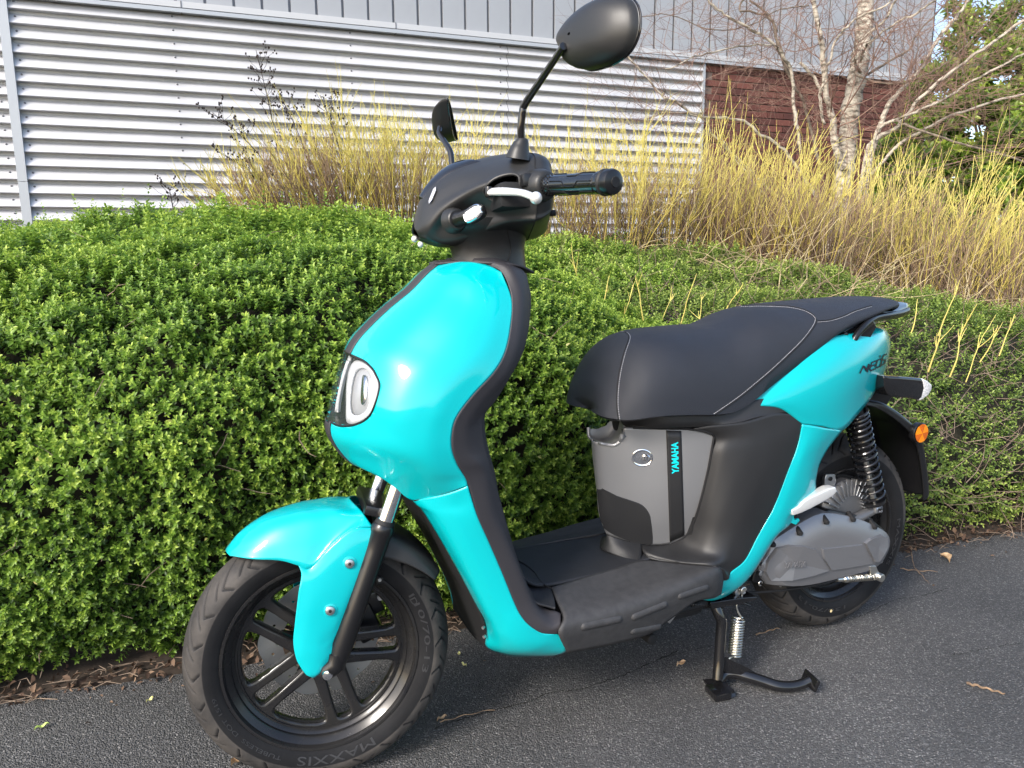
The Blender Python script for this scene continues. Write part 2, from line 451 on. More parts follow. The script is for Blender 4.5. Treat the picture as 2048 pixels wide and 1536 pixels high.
for v in (0,):
    pts = [A(px, py, -0.0) + Vector((0.006, 0, 0)) for px, py in ((688,722),(680,747),(673,776),(668,803),(666,824))]
    pts = cr(pts, 3); g = [[p + Vector((0, s*0.0072, 0)) for s in (-1, -.9, 0, .9, 1)] for p in pts]
    for r in g: r[0].x += 0.002; r[4].x += 0.002
    bo = grid_mb(g).build('light_guide_bar', M_WHITE, hl); solid(bo, 0.008, -1)
# centre stripe
stC = []
for r in AP:
    q = A(*r[0][:3]); stC.append([Vector((q.x, -.0205, q.z)), Vector((q.x-.0025, 0, q.z+.001)), Vector((q.x, .0205, q.z))])
stG = surf(stC, 3, 10)
def keep_stripe(P): return not_headlight(P)
st = grid_mb([[v + Vector((-.0022, 0, .0008)) for v in r] for r in stG], keep_stripe).build('centre_stripe', M_TRIM, SC); solid(st, 0.003)

# ---------------- lower apron, one each side
LW = [
 [(777,960,-.085),(826,1000,-.104),(870,992,-.140),(905,980,-.162),(934,964,-.1765)],
 [(826,1001,-.100),(850,1010,-.120),(890,1005,-.146),(925,1000,-.163),(945,998,-.1755)],
 [(847,1022,-.100),(875,1035,-.135),(905,1036,-.155),(932,1037,-.166),(956,1036,-.1745)],
 [(880,1075,-.100),(905,1088,-.138),(930,1090,-.157),(955,1089,-.166),(979,1087,-.172)],
 [(919,1144,-.100),(940,1155,-.140),(962,1155,-.158),(985,1153,-.167),(1006,1150,-.172)],
 [(955,1212,-.100),(972,1222,-.140),(992,1220,-.158),(1012,1215,-.168),(1030,1209,-.174)],
 [(970,1240,-.100),(985,1250,-.138),(1005,1248,-.158),(1025,1243,-.170),(1045,1236,-.177)],
 [(975,1265,-.098),(993,1275,-.132),(1015,1272,-.158),(1040,1265,-.172),(1063,1254,-.180)],
 [(972,1289,-.085),(1000,1296,-.125),(1030,1292,-.158),(1058,1282,-.174),(1084,1265,-.182)],
 [(990,1302,-.085),(1020,1307,-.125),(1050,1303,-.158),(1080,1290,-.176),(1099,1267,-.184)],
 [(1030,1312,-.09),(1060,1311,-.130),(1083,1306,-.160),(1105,1290,-.178),(1116,1267,-.185)],
 [(1090,1312,-.10),(1107,1311,-.135),(1121,1307,-.162),(1132,1300,-.176),(1124,1283,-.183)],
]
LW[1] = [(827,1001,-.100),(853,996,-.128),(884,989.5,-.149),(911,981.5,-.165),(935.5,971.5,-.1765)]
LW.insert(2, [(834,1009,-.100),(860,1016,-.130),(892,1013,-.150),(922,1008,-.164),(944,1000,-.1755)])
lo, lwG, lwM = panel('lower_apron', LW[1:], M_CYAN, both=True, t=0.003)
bvL = bvh_of([lwM, ap_full])
seam = hits(bvL, [(829,1000),(853,995.5),(884,989),(911,981),(935,971)], 0.0012, 5)
tube_mb(seam, 0.0012, 6).build('panel_joint', M_DARK, SC)

# ---------------- dark splash panel behind the wheel
UP = [[ (777,960,-.083),(790,975,-.05),(800,985,0)], [(826,1001,-.098),(832,1008,-.05),(838,1012,0)], [(847,1022,-.098),(848,1035,-.05),(850,1040,0)],
      [(880,1075,-.098),(878,1090,-.05),(876,1095,0)], [(919,1144,-.098),(914,1160,-.05),(908,1160,0)], [(955,1212,-.098),(944,1228,-.05),(932,1225,0)],
      [(974,1262,-.096),(960,1270,-.05),(945,1262,0)], [(971,1291,-.085),(962,1285,-.05),(946,1270,0)]]
panel('splash_panel', [list(reversed(r)) for r in UP], M_DARK, weld=True, t=0.004)
# small clips on that panel edge
for px, py in ((968,1254),(970,1272)):
    c = A(px, py, -.1); cyl_mb(c, c+Vector((-.004, -.003, 0)), .003, 10).build('panel_clip', M_ALU, SC)

# ---------------- leg shield band and inner shield
LB = [
 [(945,524,-.065),(946,521.5,-.066),(948,519,-.050)],
 [(983,533,-.097),(988,526,-.098),(993,520,-.080)],
 [(1003,545,-.1155),(1016,535,-.118),(1030,532,-.098)],
 [(1015,567,-.130),(1032,556,-.130),(1050,552,-.110)],
 [(1023,600,-.1445),(1042,592,-.142),(1056,591,-.122)],
 [(1021,650,-.1635),(1040,650,-.160),(1054,648,-.140)],
 [(1010,703,-.1795),(1030,705,-.173),(1044,700,-.155)],
 [(988,743,-.1885),(1008,752,-.181),(1027,737,-.163)],
 [(945,790,-.1915),(965,803,-.184),(991,797,-.165)],
 [(912,835,-.1915),(938,846,-.184),(967,828,-.165)],
 [(903,870,-.1895),(935,880,-.182),(965,860,-.165)],
 [(904,900,-.1875),(940,905,-.180),(970,895,-.164)],
 [(914,928,-.1835),(955,927,-.178),(979,930,-.162)],
 [(934,964,-.1765),(968,952,-.173),(986,957,-.158)],
 [(956,1036,-.1745),(983,1027,-.171),(1002,1015,-.155)],
 [(979,1087,-.172),(1006,1074,-.169),(1019,1076,-.152)],
 [(1006,1150,-.172),(1034,1136,-.169),(1044,1150,-.152)],
 [(1030,1209,-.174),(1055,1190,-.171),(1065,1197,-.154)],
 [(1045,1236,-.177),(1068,1218,-.174),(1081,1214,-.156)],
 [(1063,1254,-.180),(1085,1240,-.179),(1097,1221,-.160)],
 [(1084,1265,-.182),(1102,1251,-.183),(1110,1223,-.165)],
 [(1116,1267,-.185),(1121,1250,-.187),(1121,1228,-.170)],
]
lb, lbG, lbM = panel('leg_shield_edge', LB, M_TRIM, both=True, t=0.005, nu=8)
BV_BAND = bvh_of([lbM])
sj = hits(BV_BAND, [(934,966),(945,963),(958,958),(972,951)], 0.0008, 4)
if len(sj) > 3: tube_mb(sj, 0.0012, 6).build('panel_joint', M_DARK, SC)
IS = []
for i, r in enumerate(LB):
    q = A(*r[2]); dx = 0.012 if 3 < i < 14 else 0.004
    IS.append([Vector((q.x+dx+.012, 0, q.z)), Vector((q.x+dx+.012, q.y*.5, q.z)), Vector((q.x+dx, q.y*.85, q.z)), q])
IS = IS[:19]
panel('inner_leg_shield', IS, M_TRIM, fn=None, weld=True, t=0.005)
# cover closing the top round the steering neck
TC = [[Vector((q.x, 0, q.z)), Vector((q.x+.001, q.y*.5, q.z)), q] for q in [A(890,525,-.02), A(915,524,-.05), A(950,524,-.078), A(983,530,-.097), A(1010,533,-.113)]]
tcm = [[Vector((.238, y, .955)) for y in (0, -.012, -.02)], [Vector((.27, y, .958)) for y in (0, -.03, -.058)], [Vector((.31, y, .957)) for y in (0, -.05, -.098)], [Vector((.36, y, .952)) for y in (0, -.055, -.11)], [Vector((.405, y, .938)) for y in (0, -.05, -.085)]]
panel('shield_top_cover', tcm, M_TRIM, fn=None, weld=True, t=0.004)

# ---------------- steering: wheel, fork, mudguard (all in the steered frame)
def wheel(parent, cx, cz, R, rim_r, prof, segs, groove_n, name, xf, mirror_groove=1, seed=0):
    w = empty(name); w.parent = parent
    half = prof; full = half + [(r, -y) for r, y in reversed(half[:-1])]
    full3 = cr([Vector((r, y, 0)) for r, y in full], 7); P = [(v.x, v.y) for v in full3]
    wmax = max(abs(y) for r, y in P); tread_r = prof[4][0]
    n = len(P); vs = np.zeros((segs, n, 3)); tr = np.zeros((segs, n))
    th = np.arange(segs)*2*pi/segs
    for k, (r, y) in enumerate(P):
        tr_k = 1.0 if r > tread_r-.0005 else 0.0
        d = np.zeros(segs)
        if tr_k:
            # arc position across the tread, 0 centre .. 1 edge
            wq = min(1.0, max(0.0, (R-r)/(R-tread_r)))**0.5; s = 1 if y > 0 else -1
            per = 2*pi/groove_n
            def gro(w0, w1, slope, ph, half_w=0.0021, kink=0.0):
                if not (w0 <= wq <= w1): return np.zeros(segs)
                t0 = slope*wq + (kink*(wq-.72) if wq > .72 else 0) + ph
                dd = np.abs(((th-t0*per) + per/2) % per - per/2)*r
                ed = min(1.0, (wq-w0)/.06, (w1-wq)/.06)
                return np.clip((half_w*1.5-dd)/(half_w*.7), 0, 1)*max(0, ed)
            ph = 0.0 if s < 0 else 0.5
            d = np.maximum(d, gro(.10, .97, 1.5, ph, .0028, -2.6))
            d = np.maximum(d, gro(.42, .80, 1.2, ph+.52, .0022))
        rr = r - 0.0042*d
        vs[:, k, 0] = cx + rr*np.cos(th); vs[:, k, 1] = y; vs[:, k, 2] = cz + rr*np.sin(th)
        tr[:, k] = tr_k*np.clip(1-d*1.0, 0, 1)
    V = vs.reshape(-1, 3)
    i = np.arange(segs)[:, None]; k = np.arange(n-1)[None, :]; i2 = (i+1) % segs
    F4 = np.stack([i*n+k, i*n+k+1, i2*n+k+1, i2*n+k], -1).reshape(-1, 4)
    if xf is not None:
        M = np.array(xf); V = V @ M[:3, :3].T + M[:3, 3]
    me = np_mesh('tyre', V, F4); o = link('tyre', me, M_TYRE, w)
    a = me.attributes.new('tread', 'FLOAT', 'POINT'); a.data.foreach_set('value', tr.reshape(-1))
    return w
def np_mesh(name, V, F4):
    me = bpy.data.meshes.new(name); V = np.ascontiguousarray(V, dtype=np.float32); F4 = np.ascontiguousarray(F4, dtype=np.int32)
    k = F4.shape[1]
    me.vertices.add(len(V)); me.vertices.foreach_set('co', V.reshape(-1))
    me.loops.add(F4.size); me.loops.foreach_set('vertex_index', F4.reshape(-1))
    me.polygons.add(len(F4)); me.polygons.foreach_set('loop_start', np.arange(0, F4.size, k, dtype=np.int32))
    me.polygons.foreach_set('loop_total', np.full(len(F4), k, dtype=np.int32))
    me.update(calc_edges=True); me.validate(); return me

def rim_parts(w, cx, cz, yb, xf, ang0, front=True):
    c = (cx, 0, cz)
    # barrel and lips
    lip = [(.1735,-yb+.004),(.1785,-yb-.001),(.1770,-yb-.0035),(.1725,-yb-.003),(.1700,-yb+.001),(.1690,-yb+.004),(.1600,-yb+.012),(.1585,-yb+.014),(.1580,-yb+.020),
           (.1545,-.017),(.1520,-.014),(.1490,-.014),(.1480,-.011),(.1480,.011),(.1490,.014),(.1520,.014),(.1545,.017),(.1580,yb-.020),(.1600,yb-.012),(.1690,yb-.004),(.1725,yb+.003),(.1770,yb+.0035),(.1785,yb+.001),(.1735,yb-.004),(.160,yb-.03),(.160,-yb+.03),(.1735,-yb+.004)]
    lathe_mb(lip, 160, c).build('rim', M_RIM, w, xf, sharp=25)
    hubY = .034 if front else .05
    # spoked disc as one casting
    outer = [((.1495)*cos(a), (.1495)*sin(a)) for a in [2*pi*i/180 for i in range(180)]]
    holes = []
    for k in range(5):
        a = ang0 + k*2*pi/5; ux, uz = cos(a), sin(a); vx, vz = -uz, ux
        # slot between the twin bars
        sl = []
        r0, r1, hw0, hw1 = .038, .1465, .0130, .0195
        pts = [(r0, -hw0*.7), (r0+.006, -hw0), (r1-.012, -hw1), (r1-.002, -hw1*.72), (r1+.001, 0), (r1-.002, hw1*.72), (r1-.012, hw1), (r0+.006, hw0), (r0, hw0*.7)]
        pts = rounded(pts, 1)
        sl = [(r*ux+t*vx, r*uz+t*vz) for r, t in pts]; holes.append(sl)
        # window between this pair and the next
        b = a + pi/5; bx, bz = cos(b), sin(b)
        def edge(r, sgn):   # point on the outer flank of a bar pair
            hw = .0262 + max(0, (r-.118))*0.30
            aa = a if sgn < 0 else a + 2*pi/5
            s = 1 if sgn < 0 else -1
            return (r*cos(aa)-s*hw*sin(aa), r*sin(aa)+s*hw*cos(aa))
        L = [edge(r, -1) for r in (.046, .075, .100, .122, .138)]
        Rr = [edge(r, 1) for r in (.138, .122, .100, .075, .046)]
        aL = atan2(L[-1][1], L[-1][0]); aR = atan2(Rr[0][1], Rr[0][0])
        dA = (aR-aL) % (2*pi); arc = [(.1468*cos(aL+dA*t), .1468*sin(aL+dA*t)) for t in (.12, .3, .5, .7, .88)]
        apex = (.044*bx, .044*bz)
        L[0] = (L[0][0]*.5+apex[0]*.5, L[0][1]*.5+apex[1]*.5); Rr[-1] = (Rr[-1][0]*.5+apex[0]*.5, Rr[-1][1]*.5+apex[1]*.5)
        holes.append(rounded(L[0:] + arc + Rr[:], 2))
    curve_plate(outer, holes, .014, .0045, c, w, 'spokes', M_RIM, xf, 2)
    hub = [(.0, -hubY), (.020, -hubY), (.024, -hubY+.003), (.026, -.020), (.038, -.014), (.040, 0), (.038, .014), (.030, .020), (.028, hubY), (0, hubY)]
    lathe_mb(hub, 48, c).build('hub', M_RIM, w, xf)

fw = wheel(SC, 0, .242, .242, .178, [(.172,.034),(.1785,.0415),(.188,.0462),(.1965,.0487),(.2060,.0495),(.2150,.0478),(.2260,.0410),(.2350,.0285),(.2405,.0142),(.2420,0)], 1440, 24, 'front_wheel', SM4)
rim_parts(fw, 0, .242, .0395, SM4, radians(-3.3))
# raised letters on the sidewall
def ring_text(s, cx, cz, r0, r1, a_start, a_end, yfun, m, parent, xf, name='sidewall_lettering', off=0.0, flip=False):
    V, Fc = text_mesh(s, offset=off); vs = []
    for u, w in V:
        a = a_start + (a_end-a_start)*u; r = r0+(r1-r0)*w
        vs.append(Vector((cx+r*cos(a), yfun(r), cz+r*sin(a))))
    o = MB().add(vs, Fc).build(name, m, parent, xf, smooth=False); solid(o, .0007, 0); return o
M_LET = mat('raised_rubber_letters', (0.028, 0.028, 0.030), 0.5)
def yf(r):   # front sidewall y for the near side
    P = [(.1785,-.0415),(.188,-.0462),(.1965,-.0487),(.206,-.0495)]
    for a, b in zip(P, P[1:]):
        if a[0] <= r <= b[0]: return a[1]+(b[1]-a[1])*(r-a[0])/(b[0]-a[0]) - .0006
    return -.0496
def ang(px, py, y=-.049):
    q = S(px, py, y); return atan2(q.z-.242, q.x)
# lettering runs with its foot towards the hub
ring_text('MAXXIS', 0, .242, .1865, .2015, ang(745,1477), ang(595,1520), yf, M_LET, fw, SM4)
ring_text('110/70-13', 0, .242, .1880, .1990, ang(838,1178), ang(852,1345), yf, M_LET, fw, SM4)
ring_text('D', 0, .242, .186, .197, ang(828,1195), ang(835,1208), yf, M_LET, fw, SM4, off=.0)
ring_text('TUBELESS  DOT 1519', 0, .242, .190, .1965, ang(565,1512), ang(437,1395), yf, M_LET, fw, SM4)
# valve
v0 = S(767,1157,-.030); 
vb = box_mb(S(760,1160,-.038), (.007,.004,.006), bevel=.002); vb.build('valve_boss', M_RIM, fw, SM4)
vv = S(759,1159,-.043); cyl_mb(vv, vv+Vector((0,-.004,0)), .0032, 10).build('valve_cap', M_ALU, fw, SM4)
# brake disc on the far side
def disc_outline(r, n=10, amp=.0022): return [((r+amp*cos(n*a))*cos(a), (r+amp*cos(n*a))*sin(a)) for a in [2*pi*i/200 for i in range(200)]]
bh = [[(-x, z) for x, z in circle(.071, 60)]]
for i in range(30):
    a = 2*pi*i/30; r = (.079, .091, .103)[i % 3]; bh.append(circle(.0032, 10, (r*cos(a), r*sin(a))))
curve_plate(disc_outline(.113), bh, .003, .0004, (0, .050, .242), fw, 'brake_disc', M_DISC, SM4)
ca = []
for k in range(5):
    a = radians(20+72*k); ca.append(box_mb((.052*cos(a), .048, .242+.052*sin(a)), (.024,.003,.007), Matrix.Rotation(-a, 3, 'Y'), .002))
cm = MB()
for b in ca: cm.add(b.v, b.f)
cm.build('disc_carrier', M_SATIN, fw, SM4)

fork = empty('front_fork'); fork.parent = SC
for s in (-1, 1):
    top = Vector((.205, s*.085, .710)); mid = Vector((.119, s*.085, .491)); axl = Vector((.022, s*.089, .250)); 
    d = (top-mid).normalized()
    cyl_mb(mid-d*.02, top, .0150, 28).build('fork_stanchion', M_CHROME, fork, SM4)
    leg = tube_mb([mid+d*.004, mid+d*.002, mid-d*.003, mid-d*.012, mid-d*.016, mid-d*.05, mid.lerp(axl, .45), mid.lerp(axl, .85), axl], [.015, .0195, .0215, .0215, .0195, .0188, .0182, .0190, .016], 28)
    lg = leg.build('fork_leg', M_SATIN, fork, SM4)
    tube_mb([mid+d*.002, mid+d*.010], [.0185, .0165], 24).build('dust_seal', M_DARK, fork, SM4)
    foot = tube_mb([axl+Vector((.004,0,.02)), axl, Vector((.006, s*.088, .240)), Vector((-.004, s*.087, .232))], [.017,.018,.0165,.011], 20)
    foot.build('axle_lug', M_SATIN, fork, SM4)
ax = S(655,1349,-.100)
tube_mb([ax+Vector((0,.05,0)), ax+Vector((0,.003,0)), ax, ax+Vector((0,-.004,0)), ax+Vector((0,-.006,0))], [.0095,.0098,.0098,.0085,.002], 24).build('axle_bolt', M_CHROME, fork, SM4)
cyl_mb(Vector((ax.x, .1, ax.z)), Vector((ax.x, -.095, ax.z)), .008, 16).build('axle', M_SATIN, fork, SM4)
# brake caliper and its bracket on the far side
box_mb((.088,.052,.262), (.024,.020,.036), Matrix.Rotation(radians(-22),3,'Y'), .007, 3).build('brake_caliper', M_SATIN, fork, SM4)
box_mb((.108,.050,.300), (.012,.014,.022), Matrix.Rotation(radians(-22),3,'Y'), .004, 2).build('caliper_bracket', M_SATIN, fork, SM4)
cyl_mb((.118,.03,.312), (.118,.075,.312), .006, 12).build('caliper_bolt', M_ALU, fork, SM4)
tube_mb(cr([Vector((.10,.055,.30)), Vector((.13,.062,.36)), Vector((.12,.06,.42)), Vector((.15,.05,.50))], 6), .0045, 8).build('brake_hose', M_DARK, fork, SM4)

# mudguard
mg = empty('front_mudguard'); mg.parent = SC
FT = [
 [(452,1100,0),(453,1103,-.014),(455,1107,-.024),(459,1111,-.034)],
 [(480,1066,0),(492,1078,-.034),(500,1098,-.054),(503,1118,-.064)],
 [(524,1036,0),(546,1050,-.044),(556,1082,-.066),(560,1121,-.076)],
 [(575,1018,0),(605,1034,-.050),(612,1078,-.074),(597,1131,-.083)],
 [(612,1010,0),(645,1028,-.052),(655,1068,-.074),(620,1137,-.086)],
 [(648,1005,0),(675,1024,-.054),(688,1056,-.074),(662,1093,-.087)],
 [(684,1002,0),(705,1024,-.055),(718,1043,-.074),(706,1058,-.086)],
 [(700,998,0),(722,1022,-.056),(735,1040,-.074),(745,1054,-.084)],
]
mo, mgG, mgM = panel('mudguard_shell', FT, M_CYAN, fn=S, weld=True, xf=SM4, t=0.003, parent=mg)
LG = [
 [(597,1131,-.083),(620,1137,-.0862),(662,1093,-.0872),(706,1058,-.0862),(746,1055,-.0842)],
 [(603,1149,-.088),(625,1150,-.0915),(664,1123,-.0925),(705,1098,-.0915),(747,1075,-.0890)],
 [(598,1180,-.091),(628,1180,-.0950),(662,1162,-.0955),(698,1145,-.0940),(735,1112,-.0905)],
 [(594,1212,-.092),(622,1214,-.0965),(655,1205,-.0970),(688,1192,-.0950),(718,1157,-.0910)],
 [(590,1248,-.092),(615,1252,-.0965),(643,1247,-.0970),(672,1238,-.0950),(698,1208,-.0910)],
 [(587,1281,-.092),(608,1286,-.0970),(633,1285,-.0980),(655,1278,-.0950),(676,1260,-.0910)],
 [(590,1305,-.093),(608,1308,-.0975),(631,1303,-.0990),(650,1296,-.0965),(665,1287,-.0920)],
 [(596,1324,-.093),(612,1327,-.0965),(630,1321,-.0985),(648,1315,-.0970),(665,1310,-.0920)],
 [(611,1346,-.092),(617,1348,-.0950),(626,1347,-.0960),(636,1344,-.0960),(647,1339,-.0920)],
 [(622,1353,-.0915),(624,1353.5,-.092),(626,1354,-.092),(629,1353,-.092),(632,1351,-.0915)],
]
go, lgG, lgM = panel('mudguard_side', LG, M_CYAN, fn=S, both=True, xf=SM4, t=0.003, parent=mg, nu=8)
BV_LEG = bvh_of([lgM], SM4)
for px, py in ((699,1126),(660,1220)):
    h = hit(BV_LEG, px, py, 0.0); n_ = (SROT @ Vector((0, -1, 0))).normalized()
    tube_mb([h-n_*.002, h+n_*.0015, h+n_*.0022], [.0125,.0125,.0112], 28).build('mudguard_washer', M_CYAN, mg)
    tube_mb([h, h+n_*.0035, h+n_*.0055, h+n_*.0065], [.0088,.0088,.0075,.005], 24).build('mudguard_bolt', M_ALU, mg)
    tube_mb([h+n_*.0066, h+n_*.0068], [.0032,.0032], 6).build('bolt_socket', M_DARK, mg)
rm = []
for i in range(19):
    a = radians(66-i*1.85); rr = .262
    rm.append([Vector((rr*cos(a), 0, .242+rr*sin(a))), Vector((rr*cos(a), -.055, .242+rr*sin(a))), Vector(((rr-.010)*cos(a), -.073, .242+(rr-.010)*sin(a))), Vector(((rr-.050+.034*(i/18))*cos(a), -.080, .242+(rr-.050+.034*(i/18))*sin(a)))])
panel('rear_half_mudguard', rm, M_BLACK, fn=None, weld=True, xf=SM4, t=0.003, parent=mg, nv=2)
box_mb((.112,0,.512), (.026,.078,.009), Matrix.Rotation(radians(20),3,'Y'), .004).build('mudguard_bridge', M_SATIN, mg, SM4)
# ---------------- handlebar and cowl (steered frame)
hb_ = empty('handlebar'); hb_.parent = SC
KC = [
 [(828,442,0),(828,450,-.010),(829,458,-.018),(833,464,-.024),(836,470,-.022),(839,476,-.012),(842,478,0)],
 [(838,405,0),(843,412,-.022),(848,430,-.038),(857,450,-.050),(860,468,-.043),(862,482,-.028),(866,487,0)],
 [(855,376,0),(867,384,-.034),(876,405,-.056),(886,420,-.070),(888,447,-.055),(888,485,-.040),(895,492,0)],
 [(880,350,0),(900,358,-.048),(917,380,-.080),(926,394,-.095),(922,432,-.066),(915,482,-.050),(925,495,0)],
 [(905,334,0),(936,340,-.062),(953,362,-.104),(966,377,-.123),(965,425,-.086),(955,470,-.070),(965,488,0)],
 [(940,323,0),(982,325,-.080),(998,345,-.130),(1012,365,-.153),(1014,425,-.126),(1008,452,-.105),(1005,482,0)],
 [(975,316,0),(1030,311,-.105),(1042,338,-.158),(1050,365,-.173),(1052,425,-.158),(1045,448,-.135),(1030,478,0)],
 [(1010,312,0),(1063,307,-.122),(1071,335,-.165),(1075,365,-.182),(1073,425,-.170),(1068,448,-.150),(1055,480,0)],
]
LEVER_HOLE = [(969,377),(985,360),(1005,351),(1025,348),(1037,352),(1040,362),(1040,385),(1040,400),(1044,404),(1038,412),(1020,413),(1000,408),(980,398),(970,388)]
def not_lever(P):
    q = P if P.y < 0 else Vector((P.x, -P.y, P.z)); x, y = SPROJ(q)
    if q.x > .40 or q.y > -.03: return True
    return not inpoly(x, y, LEVER_HOLE)
kC = weld_mirror(conv(KC, S)); kG = surf(kC, 14, 10); kfull = grid_mb(kG); BV_K = bvh_of([kfull], SM4)
ko = grid_mb(kG, not_lever).build('handlebar_cowl', M_COWL, hb_, SM4); solid(ko, 0.004, -1)
ck = hits(BV_K, LEVER_HOLE, 0.0, 4, True)
tube_mb(ck, 0.0028, 8, closed=True).build('cowl_opening_edge', M_COWL, hb_)
# rear half of the cowl with the switch housing
KR = [
 [(1010,312,0),(1063,307,-.122),(1071,335,-.165),(1075,365,-.182),(1073,425,-.170),(1068,448,-.150),(1055,480,0)],
 [(1020,312,0),(1078,308,-.122),(1088,332,-.162),(1093,360,-.178),(1092,420,-.166),(1086,441,-.148),(1072,476,0)],
 [(1035,316,0),(1092,318,-.112),(1101,338,-.150),(1106,362,-.166),(1105,410,-.155),(1100,430,-.138),(1090,465,0)],
 [(1045,330,0),(1096,336,-.085),(1103,350,-.110),(1107,368,-.122),(1106,402,-.118),(1101,416,-.105),(1094,450,0)],
 [(1060,370,0),(1085,365,-.050),(1092,372,-.058),(1095,382,-.062),(1095,395,-.058),(1090,405,-.050),(1080,420,0)],
]
for r in KR[1:]:
    pass
o_, krG, krM = panel('handlebar_rear_cover', KR, M_COWL, fn=S, weld=True, xf=SM4, t=.004, parent=hb_, nu=8, off=-1)
sl = [kG[-1][j] for j in range(len(kG[-1]))]
tube_mb([SM4 @ v for v in sl], .0011, 6, cap=False).build('cowl_joint', M_DARK, hb_)
# underside bridge and neck
nk = []
for z, cx, rx, ry in ((.925,.352,.074,.066),(.945,.352,.072,.064),(.968,.352,.070,.064),(.985,.350,.072,.068),(1.000,.345,.080,.078),(1.015,.338,.090,.092),(1.03,.335,.095,.10)):
    nk.append([Vector((cx+rx*cos(a), ry*sin(a), z)) for a in [2*pi*k/40 for k in range(40)]])
nG = [cr([r[j] for r in nk], 5) for j in range(40)]; nG = [[nG[j][i] for j in range(40)] for i in range(len(nG[0]))]
grid_mb(nG, close_u=True).build('steering_neck', M_COWL, hb_, SM4)
BV_N = bvh_of([grid_mb(nG, close_u=True)], SM4)
nj = hits(BV_N, [(1017,447),(1014,455),(1016,470),(1020,485),(1021,505),(1013,527)], .0004, 4)
if len(nj) > 3: tube_mb(nj, .0011, 6).build('cowl_joint', M_DARK, hb_)
